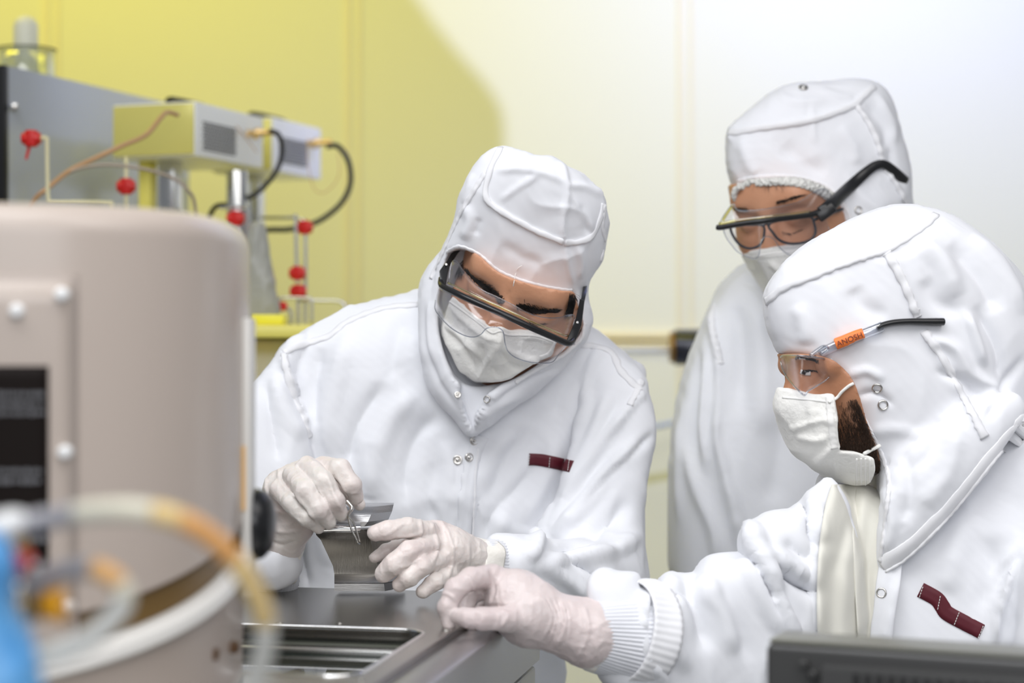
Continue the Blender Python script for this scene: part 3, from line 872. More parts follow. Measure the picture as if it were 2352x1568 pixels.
# ------------------------------------------------------------------ foreground hoses and fittings
def fg(name, label, cat, c): return empty(name, c, label, cat)
M_hc = mat('hose_cream', (.74, .70, .56), .25, coat=.3); M_ho = mat('hose_orange', (.80, .40, .13), .25, coat=.3, varcol=(.80, .52, .22), varscale=20); M_hg = mat('hose_grey', (.36, .35, .37), .25, coat=.3); M_hy = mat('hose_yellow', (.80, .58, .25), .25, coat=.3); M_hw = mat('hose_pale', (.70, .69, .64), .25, coat=.3)
def hose(label, pts, r, segs):
    C = catmull([P(*p) for p in pts], 8); h = empty('stained_hose', C[0], label, 'hose')
    for a, b, nm, m in segs:
        i0, i1 = int(a*(len(C)-1)), int(b*(len(C)-1)); bm = bmesh.new(); tube(bm, C[i0:i1+1], r, 14, smooth=0); bobj(nm, bm, m, h, smooth=True)
hose('large blurred translucent hose with orange stains arching in front of the beige housing', [(40, 1205, .88), (120, 1190, .88), (200, 1176, .87), (300, 1172, .86), (400, 1188, .86), (490, 1238, .87), (560, 1315, .88), (602, 1400, .89), (608, 1480, .9), (585, 1560, .91), (540, 1640, .92), (470, 1760, .95)], .0052,
    [(0, .16, 'grey_section', M_hg), (.16, .32, 'cream_section', M_hc), (.32, .38, 'yellow_section', M_hy), (.38, .52, 'orange_section', M_ho), (.52, .68, 'yellow_section', M_hy), (.68, 1, 'pale_section', M_hw)])
hose('smaller blurred hose loop inside the large one, ending by the blue film', [(60, 1352, .90), (110, 1325, .9), (165, 1308, .89), (225, 1308, .88), (268, 1332, .88), (286, 1368, .88), (266, 1412, .88), (200, 1468, .88), (120, 1502, .88), (60, 1512, .88)], .0052,
    [(0, .33, 'grey_section', M_hg), (.33, .48, 'orange_section', M_ho), (.48, .58, 'cream_section', M_hc), (.58, 1, 'pale_section', M_hw)])
ff = empty('hose_fitting', P(20, 1300, .9), 'blurred cluster of valve fittings at the lower left with red, white and orange caps', 'fitting')
def blob(name, px, py, D, rx, ry, m, lab=None, ang=0, sh=1.0):
    bm = bmesh.new(); bmesh.ops.create_uvsphere(bm, u_segments=24, v_segments=14, radius=1)
    k = D/FP; bmesh.ops.transform(bm, matrix=Matrix.Translation(P(px, py, D)) @ Matrix.Rotation(math.radians(ang), 4, 'Y') @ Matrix.Diagonal((rx*k, rx*k*sh, ry*k, 1)), verts=bm.verts)
    return bobj(name, bm, m, ff, lab, smooth=True)
blob('white_cap', 12, 1207, .88, 58, 34, M_white, 'white rounded cap', -18)
bm = bmesh.new(); cyl(bm, P(35, 1262, .9), P(70, 1312, .9), .0055, .0045, bev=.001); bobj('red_sleeve', bm, M_red, ff, 'red sleeve')
blob('silver_ferrule', 78, 1305, .89, 16, 16, M_satin)
bm = bmesh.new(); cyl(bm, P(20, 1215, .9), P(48, 1270, .9), .0048, bev=.001); bobj('brass_stem', bm, M_brass, ff)
blob('silver_ferrule', 42, 1350, .89, 22, 22, M_satin)
bm = bmesh.new(); cyl(bm, P(40, 1360, .9), P(52, 1415, .9), .0055, bev=.001); cyl(bm, P(55, 1385, .9), P(95, 1392, .9), .0042, bev=.001); bobj('brass_body', bm, M_brass, ff)
bm = bmesh.new(); cyl(bm, P(96, 1392, .9), P(150, 1388, .9), .0062, .0095, bev=.002); bobj('orange_knob', bm, M_orange, ff, 'orange valve knob')
bm = bmesh.new(); cyl(bm, P(84, 1390, .9), P(97, 1391, .9), .008, bev=.001); bobj('lock_nut', bm, M_black, ff)
bm = bmesh.new(); cyl(bm, P(-60, 1260, .93), P(46, 1340, .9), .006); cyl(bm, P(-60, 1240, .93), P(18, 1225, .89), .005); cyl(bm, P(48, 1408, .9), P(40, 1440, .9), .006); bobj('pipe', bm, M_satin, ff)
blob('silver_ferrule', 38, 1450, .88, 26, 30, M_satin)
s2 = Shape2D([(-160, 1180), (-20, 1225), (14, 1250), (24, 1330), (26, 1400), (48, 1450), (70, 1510), (98, 1600), (120, 1800), (-160, 1800)], .84, .03, .003)
v, q = surface_net(s2, (-.26, .78, 1.12), (-.19, .90, 1.27), .0025); v = crumple(v, q, .003, (30, 30, 18))
tag(link('blue_film', to_mesh('blue_film', v, q), M_blue), 'blurred bright blue crinkled film in the lower left corner', 'plastic film')

# ------------------------------------------------------------------ monitor, seen from behind
mt = empty('computer_monitor', (.45, 1.5, 0), 'dark grey computer monitor seen from behind in the lower right corner', 'monitor')
A0 = P(1757, 1477, 1.42); B0 = P(2352, 1512, 1.345); B0.z = A0.z
ux = (B0-A0).normalized(); uy = Vector((-ux.y, ux.x, 0)).normalized(); RM = Matrix((ux, uy, Vector((0, 0, 1)))).transposed()
def Mn(x, y, z): return A0+ux*x+uy*y+Vector((0, 0, z))
bm = bmesh.new(); box(bm, Mn(.23, .026, -.17), (.46, .05, .34), RM, .006, 4); bobj('shell', bm, M_mon, mt)
bm = bmesh.new(); box(bm, Mn(.245, -.004, -.157), (.40, .016, .29), RM, .004, 2); bobj('back_cover', bm, M_mon, mt)
bm = bmesh.new()
for i in range(18): box(bm, Mn(.073+i*.0088, -.0125, -.038), (.0042, .003, .044), RM, .001)
bobj('vent_slots', bm, M_slot, mt)
bm = bmesh.new(); box(bm, Mn(.23, .026, .0015), (.455, .046, .003), RM, .001); bobj('top_lit_strip', bm, mat('monitor_top_lit_grey', (.16, .16, .135), .3), mt)  # highlight along the monitor top, put in as a lighter grey strip
bm = bmesh.new(); box(bm, Mn(.23, .0535, -.17), (.44, .004, .32), RM, .001); bobj('screen', bm, M_black, mt)
for px, py in ((1843, 1526), (1865, 1550)):
    c = P(px, py, 1.398); bm = bmesh.new(); lathe(bm, [(0, .001), (.002, .0012), (.003, 0), (.003, -.01)], c, (-uy.x, -uy.y, 0), 16); bobj('screw', bm, M_mon, mt)
bm = bmesh.new(); box(bm, Mn(.23, .01, -.58), (.06, .03, .70), RM, .005); cyl(bm, (Mn(.23, .02, 0).x, Mn(.23, .02, 0).y, .0), (Mn(.23, .02, 0).x, Mn(.23, .02, 0).y, .03), .14, bev=.004); bobj('stand', bm, M_mon, mt)

# ------------------------------------------------------------------ equipment behind, left
SZ = 1.375      # top of the low cabinet that carries the apparatus
ad = Vector((.34, .94, 0)); ac = Vector((-.94, .34, 0)); RA = Matrix((ad, ac, Vector((0, 0, 1)))).transposed()
bc = empty('acrylic_cabinet', (-.6, 3.0, 0), 'dark olive acrylic cabinet with a yellow top behind the left worker shoulder', 'cabinet')
bm = bmesh.new(); box(bm, (-.83, 3.12, (SZ-.02)/2), (1.06, .66, SZ-.02), bev=.004); bobj('body', bm, M_tank, bc)
bm = bmesh.new(); box(bm, (-.83, 3.12, SZ-.01), (1.08, .68, .02), bev=.004); bobj('top_plate', bm, M_yel, bc)
bm = bmesh.new(); box(bm, (P(615, 0, 2.8).x, 2.82, SZ+.008), (.05, .05, .016), bev=.003); bobj('yellow_block', bm, mat('bright_yellow', (.9, .82, .05), .4), bc)

cb = empty('grey_cabinet', (-.8, 3.0, SZ), 'tall grey glossy cabinet with a black edge at the far left', 'cabinet')
c0 = Vector((-.789, 2.9, 0)); d0 = Vector((.157, .43, 0)).normalized(); n0 = Vector((-d0.y, d0.x, 0)); RC = Matrix((d0, n0, Vector((0, 0, 1)))).transposed()
zt = 1.783; LN = .56
bm = bmesh.new(); c = c0+d0*LN/2+n0*.011; box(bm, (c.x, c.y, (zt+SZ)/2), (LN, .02, zt-SZ), RC, .002); bobj('side_panel', bm, M_greymirror, cb)
bm = bmesh.new(); c = c0-d0*.006+n0*.185; box(bm, (c.x, c.y, (zt+SZ)/2), (.012, .37, zt-SZ), RC, .002); bobj('front_edge', bm, M_black, cb)
bm = bmesh.new(); c = c0+d0*LN/2+n0*.2; box(bm, (c.x, c.y, zt-.006), (LN-.02, .36, .012), RC, .002); bobj('top', bm, M_greymirror, cb)
bm = bmesh.new(); cyl(bm, P(33, 245, 2.90), P(33, 245, 2.94), .006, bev=.001); bobj('bolt', bm, M_chrome, cb)

bk = empty('glass_beaker', P(66, 170, 3.1), 'clear glass beaker with a thin dark rim standing on the grey cabinet', 'beaker')
bx, by = P(62, 0, 3.1).x, 3.1; rr = 66/FP*3.1
bm = bmesh.new(); lathe(bm, [(rr, 0), (rr, .055), (rr-.0015, .055), (rr-.0015, .002), (0, .002), (0, 0), (rr, 0)], (bx, by, zt), (0, 0, 1), 40); bobj('cup', bm, M_glass, bk, smooth=True)
bm = bmesh.new(); tube(bm, [(bx+rr*math.cos(a), by+rr*math.sin(a), zt+.056) for a in [2*PI*k/32 for k in range(32)]], .0013, 8, closed=True, smooth=0); bobj('rim', bm, M_blackm, bk)
bm = bmesh.new(); r_ = 28/FP*3.1; zz = P(0, 36, 3.1).z
lathe(bm, [(0, 0), (r_*.95, 0), (r_, .004), (r_, zz-zt-r_)]+[(r_*math.cos(a), zz-zt-r_+r_*math.sin(a)-.003) for a in [math.radians(x) for x in (15, 30, 45, 60, 75, 90)]], (bx-.002, by, zt+.003), (0, 0, 1), 28)
tag(bobj('white_bulb', bm, mat('bulb_white', (.85, .85, .72), .3), smooth=True), 'white round-topped cylinder standing in the glass beaker', 'bulb')

def amp(corner, L, W, zt_, h, label, lead):
    a = empty('amplifier', (corner.x, corner.y, SZ), label, 'instrument', 'white instruments on stands')
    c = corner+ad*L/2+ac*W/2
    bm = bmesh.new(); box(bm, (c.x, c.y, zt_-h/2), (L, W, h), RA, .003); bobj('case', bm, M_amp, a)
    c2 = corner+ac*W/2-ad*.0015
    bm = bmesh.new(); box(bm, (c2.x, c2.y, zt_-h/2), (.004, W-.006, h-.006), RA, .001); bobj('end_plate', bm, M_ampside, a, 'end plate with yellow light painted in')
    bm = bmesh.new()
    g0 = corner+ad*.022-ac*.0006
    for i in range(14):
        for j in range(9):
            p = g0+ad*(i*.0078+(j % 2)*.0039); z = zt_-h*.36-j*.0052
            cyl(bm, (p.x, p.y, z), (p.x-ac.x*.0012, p.y-ac.y*.0012, z), .0021, n=8)
    bobj('vent_holes', bm, mat('vent_grey', (.09, .09, .09), .5), a)
    c4 = corner+ad*L*.30+ac*W*.35
    bm = bmesh.new(); R3 = RA
    tube(bm, [Vector((c4.x, c4.y, zt_))+ad*t+Vector((0, 0, z)) for t, z in ((-.06, .003), (-.055, .007), (-.03, .0085), (.01, .009), (.045, .0085), (.075, .005), (.078, .002))], .0075, 10, flat=.6, flatdir=(0, 0, 1))
    bobj('handle', bm, M_black, a, 'black flat handle')
    c5 = corner+ad*(L-.045)-ac*.012
    bm = bmesh.new(); cyl(bm, (c5.x-.02, c5.y, zt_-.033), (c5.x+.028, c5.y-.004, zt_-.03), .0055, bev=.001); cyl(bm, (c5.x-.008, c5.y, zt_-.036), (c5.x+.006, c5.y, zt_-.028), .0078, n=6, bev=.001); cyl(bm, (c5.x-.02, c5.y, zt_-.033), corner+ad*(L-.06)+Vector((0, 0, zt_-.033)), .006)
    bobj('connector', bm, M_brass, a, 'brass connector')
    for t in ((.05, .06) if lead else (.045, .05)):
        pass
    bm = bmesh.new(); p = corner+ad*L*.25+ac*W*.80
    box(bm, (p.x, p.y, (zt_-h+SZ)/2), (.022, .022, zt_-h-SZ), RA, .002); bobj('post', bm, M_yel, a, 'yellow post')
    bm = bmesh.new(); p = corner+ad*L*.25+ac*W*.52
    box(bm, (p.x, p.y, (zt_-h+SZ)/2), (.03, .03, zt_-h-SZ), RA, .003); bobj('post', bm, M_satin, a, 'silver post')
    return a
k1 = Vector((-.4957, 2.9, 0)); k2 = Vector((-.413, 3.2, 0))
amp(k1, .227, .151, CZ+.377, .086, 'white boxy instrument with its end painted yellow-lit, the nearer of two on posts', True)
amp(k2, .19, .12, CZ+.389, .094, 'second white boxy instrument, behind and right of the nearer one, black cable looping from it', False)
def cable(name, pts, r, m, label, cat, group=None):
    bm = bmesh.new(); tube(bm, [P(*p) for p in pts], r, 10); tag(bobj(name, bm, m, smooth=True), label, cat, group)
cable('black_cable', [(618, 300, 2.98), (640, 310, 2.98), (648, 345, 3.0), (636, 390, 3.0), (600, 435, 3.0), (560, 460, 3.0), (530, 470, 3.0), (490, 480, 3.02), (470, 560, 3.05), (470, 700, 3.05), (475, 742, 3.06)], .0042, M_blackm, 'short black cable hanging from the nearer white instrument', 'cable')
cable('black_cable', [(750, 336, 3.2), (776, 336, 3.2), (800, 370, 3.2), (805, 420, 3.2), (785, 465, 3.2), (745, 500, 3.2), (705, 518, 3.2), (660, 527, 3.2), (615, 528, 3.2), (560, 540, 3.2), (540, 640, 3.2), (545, 746, 3.2)], .0048, M_blackm, 'long black cable making a wide loop against the yellow wall', 'cable')
cable('copper_hose', [(408, 264, 2.84), (384, 258, 2.82), (368, 272, 2.8), (335, 310, 2.78), (280, 335, 2.76), (215, 365, 2.74), (160, 392, 2.72), (112, 430, 2.7), (75, 468, 2.7), (60, 560, 2.72), (62, 730, 2.75)], .0036, M_copper, 'thin copper coloured hose arcing down from the nearer white instrument', 'hose')
cable('copper_hose', [(145, 402, 2.72), (190, 385, 2.72), (250, 378, 2.72), (330, 388, 2.73), (395, 408, 2.75), (430, 435, 2.76), (448, 475, 2.78), (450, 600, 2.8), (450, 748, 2.82)], .0026, mat('clear_brown_hose', (.40, .33, .27), .2), 'thin brownish clear hose arching low behind the beige housing', 'hose')
cable('thin_wire', [(505, 250, 3.0), (530, 275, 3.02), (560, 310, 3.03), (590, 350, 3.05)], .0008, M_copper, 'thin wire across the vent of the nearer white instrument', 'wire')
cable('thin_wire', [(706, 340, 3.18), (708, 380, 3.18), (720, 430, 3.18), (742, 443, 3.18), (770, 420, 3.18), (780, 390, 3.18), (776, 350, 3.19)], .0008, M_copper, 'thin wire hanging in a loop under the second white instrument', 'wire')
def valve(px, py, D, s, kind, label, pipes, m=M_satin, lever=None):
    v_ = empty('valve', P(px, py, D), label, 'valve', 'red valves on thin steel pipes')
    bm = bmesh.new(); c = P(px, py, D)
    s *= 1.2; cyl(bm, c+Vector((0, 0, -s)), c+Vector((0, 0, s)), s*.82, n=8, bev=s*.2); cyl(bm, c+Vector((-s*1.15, 0, 0)), c+Vector((s*1.15, 0, 0)), s*.7, n=16, bev=s*.15)
    bobj('red_body', bm, M_red, v_)
    if lever:
        bm = bmesh.new(); cyl(bm, c, P(lever[0], lever[1], D), .003, .0018); bobj('lever', bm, M_red, v_)
    for pp in pipes:
        bm = bmesh.new(); tube(bm, [P(*t) for t in pp], .0028, 10, smooth=3); bobj('pipe', bm, m, v_)
    return v_
M_pyel = mat('cream_pipe', (.78, .72, .45), .35)
valve(72, 318, 2.68, .010, 0, 'red valve with a drooping lever in front of the grey cabinet', [[(82, 318, 2.68), (106, 316, 2.68), (108, 322, 2.68), (109, 400, 2.68), (111, 458, 2.68), (118, 464, 2.68), (180, 464, 2.68), (250, 466, 2.7), (256, 474, 2.7), (256, 600, 2.72), (256, 745, 2.75)]], M_pyel, (60, 366))
valve(290, 428, 2.78, .010, 0, 'red valve on a cream vertical pipe under the nearer white instrument', [[(290, 362, 2.80), (290, 400, 2.78), (290, 480, 2.78), (290, 600, 2.8), (290, 750, 2.82)]], M_pyel)
valve(700, 522, 3.0, .0095, 0, 'topmost red valve on the pair of vertical pipes by the yellow wall', [[(700, 522, 3.0), (702, 560, 3.0), (702, 640, 3.0), (701, 742, 3.0)], [(600, 500, 3.05), (670, 500, 3.0), (682, 500, 3.0), (698, 506, 3.0), (700, 515, 3.0)]])
valve(683, 627, 2.98, .0095, 0, 'middle red valve on the pair of vertical pipes by the yellow wall', [[(679, 492, 2.98), (680, 540, 2.98), (681, 590, 2.98), (682, 620, 2.98), (684, 650, 2.98)]])
valve(685, 669, 2.98, .0095, 0, 'lowest red valve of the pair of vertical pipes, just above the yellow cabinet top', [[(685, 665, 2.98), (685, 700, 2.98), (685, 744, 2.98)]])
valve(541, 502, 2.9, .010, 0, 'red valve half hidden behind the rounded top edge of the beige housing', [[(505, 478, 2.9), (560, 476, 2.9), (568, 484, 2.9), (568, 560, 2.9), (566, 748, 2.9)]])
valve(648, 703, 2.9, .006, 0, 'small red fitting lying low beside the grey film on the yellow cabinet top', [[(600, 712, 2.9), (648, 706, 2.9), (668, 716, 2.9), (668, 745, 2.9)]])
cable('bent_pipe', [(690, 690, 3.0), (740, 690, 3.0), (775, 691, 3.0), (790, 700, 3.0), (795, 718, 3.0), (795, 745, 3.0)], .0032, M_satin, 'bent steel pipe low over the yellow cabinet top, beside the left worker shoulder', 'pipe')
cable('bent_pipe', [(640, 745, 2.92), (641, 690, 2.92), (650, 684, 2.92), (700, 684, 2.92), (715, 690, 2.92), (716, 745, 2.92)], .0022, M_satin, 'thin steel pipe hoop beneath the lowest red valve', 'pipe')
bm = bmesh.new(); cyl(bm, P(545, 742, 3.0), P(545, 392, 3.0), .017, bev=.002); tag(bobj('steel_column', bm, M_satin), 'silver steel column under the second white instrument', 'column')
sg = Shape2D([(575, 515), (596, 512), (612, 530), (622, 600), (630, 670), (640, 705), (636, 742), (560, 742), (562, 600)], 2.88, .03, .003)
v, q = surface_net(sg, (-.46, 2.80, 1.36), (-.33, 2.96, 1.56), .003); v = crumple(v, q, .004, (24, 24, 14)); v = v[:]
tag(link('grey_film_bag', to_mesh('grey_film_bag', v, q), M_bag), 'crumpled grey plastic bag standing between the beige housing and the red valves', 'bag')

# linear drive on the wall behind, between the two groups
LY = 3.6
la = empty('linear_drive', (P(1680, 0, LY).x, LY, 0), 'blue-black cylinder with a bright rod between the workers, on a post before the back wall', 'actuator')
bm = bmesh.new(); cyl(bm, P(1225, 804, LY), P(1540, 804, LY), .006, bev=.001); bobj('rod', bm, mat('bright_rod', (.88, .90, .98), .3, .3), la, 'bright silver rod')
bm = bmesh.new(); cyl(bm, P(1548, 797, LY), P(1700, 797, LY), .0355, n=40, bev=.004); bobj('motor', bm, M_motor, la, 'blue-black motor cylinder')
bm = bmesh.new(); cyl(bm, P(1538, 797, LY), P(1549, 797, LY), .031, n=40, bev=.003); bobj('end_ring', bm, mat('amber_ring', (.30, .16, .03), .3, .5), la)
bm = bmesh.new(); q = P(1680, 797, LY); cyl(bm, (q.x, q.y, 0), q, .015); cyl(bm, (q.x, q.y, 0), (q.x, q.y, .02), .12, bev=.003); bobj('post', bm, M_satin, la)
bm = bmesh.new(); tube(bm, [P(1440, 992, 4.1), P(1520, 976, 4.1), P(1600, 960, 4.1)], .006, 10); tag(bobj('wall_hose', bm, mat('grey_blue_hose', (.42, .48, .55), .3), smooth=True), 'thin grey-blue hose crossing the gap between the two groups', 'hose')

# ================================================================== PEOPLE
M_suit = cloth_mat('white_polyester', (.86, .87, .905))
M_suit2 = cloth_mat('white_polyester_seam', (.88, .88, .90), wr=.1)
M_inner = cloth_mat('cream_inner_cloth', (.80, .785, .71), wr=.2)
M_knit = cloth_mat('knit_cuff', (.82, .83, .87), weave=500, wr=.1, wstr=.3)
M_mask = mat('mask_fleece', (.84, .83, .79), .8, bump=.15, bscale=220, sheen=.2)
M_maskr = mat('mask_crease', (.86, .85, .82), .8)
M_skin = mat('skin', (.50, .245, .14), .46, bump=.06, bscale=260, sss=.08, varcol=(.55, .28, .165), varscale=22)
M_skin3 = mat('skin_tan', (.40, .185, .10), .46, bump=.06, bscale=260, sss=.08, varcol=(.46, .22, .12), varscale=22)
M_hair = mat('black_hair', (.012, .009, .008), .45)
M_beard = mat('dark_brown_hair', (.05, .026, .015), .5)
M_glove = mat('latex_glove', (.73, .685, .645), .36, bump=.25, bscale=60, sss=.15, sssr=(.9, .5, .4), varcol=(.70, .61, .585), varscale=16)
M_glove3 = mat('tight_latex_glove', (.68, .60, .585), .36, bump=.25, bscale=60, sss=.1, sssr=(.9, .5, .4), varcol=(.66, .56, .55), varscale=14)
M_glovec = mat('latex_cuff', (.82, .79, .73), .36, bump=.2, bscale=80)
M_maroon = mat('maroon_tape', (.085, .004, .012), .6)
M_thread = mat('white_thread', (.8, .8, .78), .6)
M_clear = clear_mat('clear_visor', (.945, .945, .96), .04, .12, .26)
M_clear2 = clear_mat('clear_edge', (.74, .77, .82), .45, .1, .7)
M_eye = mat('eye_white', (.6, .57, .54), .15, coat=.6)
M_iris = mat('iris', (.02, .012, .008), .1, coat=1)
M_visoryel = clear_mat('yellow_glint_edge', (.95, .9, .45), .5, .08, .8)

def W(pts): return [P(*p) for p in pts]
def glove(name, fingers, extra, m, parent, h=.0015, k=.005, strokes=(), label=None, relax=1, amp=.0007):
    """fingers: lists of (px, py, D, radius px); extra: more volumes"""
    fs = []
    for f in fingers:
        fs.append(chain([P(a, b, c) for a, b, c, r in f], [r/FP*c for a, b, c, r in f], .003))
    pts = [P(a, b, c) for f in fingers+extra for a, b, c, r in f]
    ex = [chain([P(a, b, c) for a, b, c, r in f], [r/FP*c for a, b, c, r in f], .006) for f in extra]
    def F_(X, Y, Z):
        d = None
        for g in ex:
            e = g(X, Y, Z); d = e if d is None else smin(d, e, .014)
        fd = None
        for g in fs:
            e = g(X, Y, Z); fd = e if fd is None else smin(fd, e, .0018)
        return smin(d, fd, k)
    lo = [min(p[i] for p in pts)-.05 for i in range(3)]; hi = [max(p[i] for p in pts)+.05 for i in range(3)]
    v, q = surface_net(F_, lo, hi, h, relax)
    v = sculpt(v, q, strokes)
    v = crumple(v, q, amp, (55, 55, 55), 3.); v = crumple(v, q, .0006, (130, 110, 90), 8.)
    return Surf(name, v, q, m, parent, label)
def brow_hairs(curve, n, hw, ln, up, rad=.00022):
    C = catmull([Vector((a, b, 0)) for a, b in curve], 10); out = []
    for _ in range(n):
        t = rnd.random(); i = min(int(t*(len(C)-1)), len(C)-2); c = C[i].lerp(C[i+1], t*(len(C)-1)-i)
        d = (C[i+1]-C[i]).normalized(); nn = Vector((d.y, -d.x, 0))
        w_ = hw*(1-.75*max(0, t-.55)/.45)*min(1, .55+t*3); off = rnd.gauss(0, .42)*w_
        dirx = d*(.55+t)+nn*up*(1-t*1.5)*.8-nn*off/max(w_, 1)*.5
        out.append((c.x+nn.x*off, c.y+nn.y*off, dirx.x, dirx.y, ln*rnd.uniform(.6, 1.1), rad))
    return out
def cuff(name, a, b, ra, rb_, m, parent, ribs=44, amp=.0006, flare=0., n=176, rings=14, seed=0, label=None):
    """knitted or gathered tube from a to b"""
    a = Vector(a); b = Vector(b); t = (b-a).normalized(); u = t.orthogonal().normalized(); v_ = t.cross(u)
    bm = bmesh.new(); R = []
    prof = [(i/rings, 0.) for i in range(rings+1)]
    for inner in (0, 1):
        for s, _ in (prof if not inner else prof[::-1]):
            r = ra+(rb_-ra)*s-inner*.002
            ring = []
            for k_ in range(n):
                an = 2*PI*k_/n; rr = r+amp*math.cos(ribs*an)*(1-inner)+flare*math.sin(s*PI)+.0012*math.sin(3*an+seed+s*3)
                ring.append(bm.verts.new(a.lerp(b, s)+(u*math.cos(an)+v_*math.sin(an))*rr))
            R.append(ring)
    R.append(R[0])
    for A, B in zip(R, R[1:]):
        for k_ in range(n): bm.faces.new((A[k_], A[(k_+1) % n], B[(k_+1) % n], B[k_]))
    return bobj(name, bm, m, parent, label, smooth=True)

# ------------------------------------------------------------------ worker bending over the bench, centre left
w1 = empty('person', (P(1080, 0, 2.25).x, 2.25, 0), 'person in a white hooded suit, mask and black-framed goggles, bent over the bench, holding tweezers', 'person')
H1 = Head((0, 0, 0), 36, 25, 8, 1.13); H1.c = P(1164, 706, 2.070)-H1.f*.090*1.13
f0_ = H1.skin(lid=.0150)
# hood
Dh = lambda x, y: 2.165-.00028*(650-min(y, 650))
crown = Shape2D([(1150, 336), (1118, 352), (1086, 392), (1062, 440), (1048, 482), (1034, 532), (1017, 578), (1000, 640), (1000, 720), (1040, 770), (1180, 800), (1290, 760), (1335, 690), (1354, 645), (1364, 628), (1380, 603), (1388, 562), (1395, 528), (1394, 492), (1390, 458), (1378, 440), (1356, 422), (1330, 396), (1305, 384), (1284, 368), (1262, 357), (1240, 360), (1200, 348), (1170, 337)], Dh, .112, .003)
drape = Shape2D([(1040, 560), (1016, 578), (992, 606), (972, 642), (964, 690), (960, 750), (964, 812), (984, 880), (1008, 925), (1040, 962), (1078, 1003), (1112, 985), (1180, 932), (1240, 893), (1290, 846), (1322, 800), (1343, 786), (1355, 756), (1357, 730), (1345, 690), (1300, 650), (1180, 600)], lambda x, y: 2.155-.00004*(y-700), .088, .003)
op1 = prism_cut([(1028, 584), (1042, 574), (1060, 571), (1100, 588), (1140, 624), (1185, 645), (1240, 661), (1290, 670), (1316, 672), (1326, 700), (1340, 740), (1331, 774), (1296, 806), (1262, 826), (1225, 847), (1180, 874), (1140, 888), (1085, 892), (1045, 872), (1022, 828), (1006, 770), (1003, 720), (1010, 660)], 2.10, 2.155)
vn1 = prism_cut([(1056, 880), (1100, 880), (1152, 884), (1120, 922), (1098, 962), (1086, 996), (1079, 1000), (1066, 960), (1052, 915)], 2.08, 2.128, smooth=False)
def hood1(X, Y, Z):
    d = smin(crown(X, Y, Z), drape(X, Y, Z), .02)
    d = smax(d, -vn1(X, Y, Z), .003)
    return smax(d, -op1(X, Y, Z), .004)
def f(X, Y, Z):
    return np.maximum(f0_(X, Y, Z), np.minimum(smin(crown(X, Y, Z), drape(X, Y, Z), .02)+.012, op1(X, Y, Z)))
v, q = surface_net(f, H1.c-Vector((.15, .15, .17)), H1.c+Vector((.15, .15, .15)), .002, 1)
v = sculpt(v, q, [([(1176, 700), (1168, 680), (1172, 664)], 5, -.0010, 'r'), ([(1190, 702), (1192, 684)], 5, -.0008, 'r')])
body1 = Surf('body', v, q, M_skin, w1)
v, q = surface_net(hood1, (P(950, 0, 2.2).x, 1.94, P(0, 1020, 2.1).z), (P(1410, 0, 2.2).x, 2.29, P(0, 320, 2.2).z), .0024, 2)
v = sculpt(v, q, [
    ([(1284, 370), (1296, 400), (1302, 440), (1300, 490)], 9, .0035, 'r'), ([(1300, 420), (1250, 398), (1190, 388), (1140, 392)], 8, .003, 'r'),
    ([(1300, 425), (1345, 430), (1385, 450)], 8, .0035, 'r'), ([(1305, 440), (1340, 490), (1360, 530)], 8, .0028, 'r'),
    ([(1240, 400), (1190, 430), (1150, 460)], 7, .002, 'r'), ([(1330, 470), (1345, 500), (1350, 540)], 7, -.003, 'r'),
    ([(1296, 470), (1293, 520), (1296, 556)], 7, -.0045, 'c'), ([(1298, 560), (1302, 600), (1316, 655)], 6, -.003, 'c'), ([(1325, 560), (1335, 600), (1330, 640)], 9, .003, 'r'),
    ([(1072, 470), (1080, 510), (1064, 550)], 14, .004, 'r'), ([(1100, 500), (1092, 540)], 10, -.0025, 'r'), ([(1150, 560), (1200, 590), (1250, 610)], 16, -.002, 'r'),
    ([(1126, 388), (1114, 442), (1130, 472), (1191, 510), (1244, 537), (1296, 556), (1340, 553), (1368, 540)], 5, -.0022, 'c'),
    ([(1088, 400), (1078, 440), (1068, 470)], 8, -.002, 'c'), ([(990, 690), (985, 760), (1000, 840)], 10, .003, 'r'), ([(975, 700), (980, 800), (1010, 880), (1050, 940)], 9, -.003, 'r'),
    ([(1210, 900), (1150, 930), (1090, 960)], 10, .0025, 'r'), ([(1290, 840), (1200, 880), (1140, 920)], 7, -.003, 'r'), ([(1050, 905), (1072, 950), (1080, 1000)], 6, -.006, 'c'), ([(1150, 895), (1112, 930), (1090, 985)], 6, -.004, 'c')])
v = grain(v, q, .0012, (26, 26, 26)); v = crumple(v, q, .0026, (17, 17, 17), 2.)
hood1s = Surf('hood', v, q, M_suit, w1)
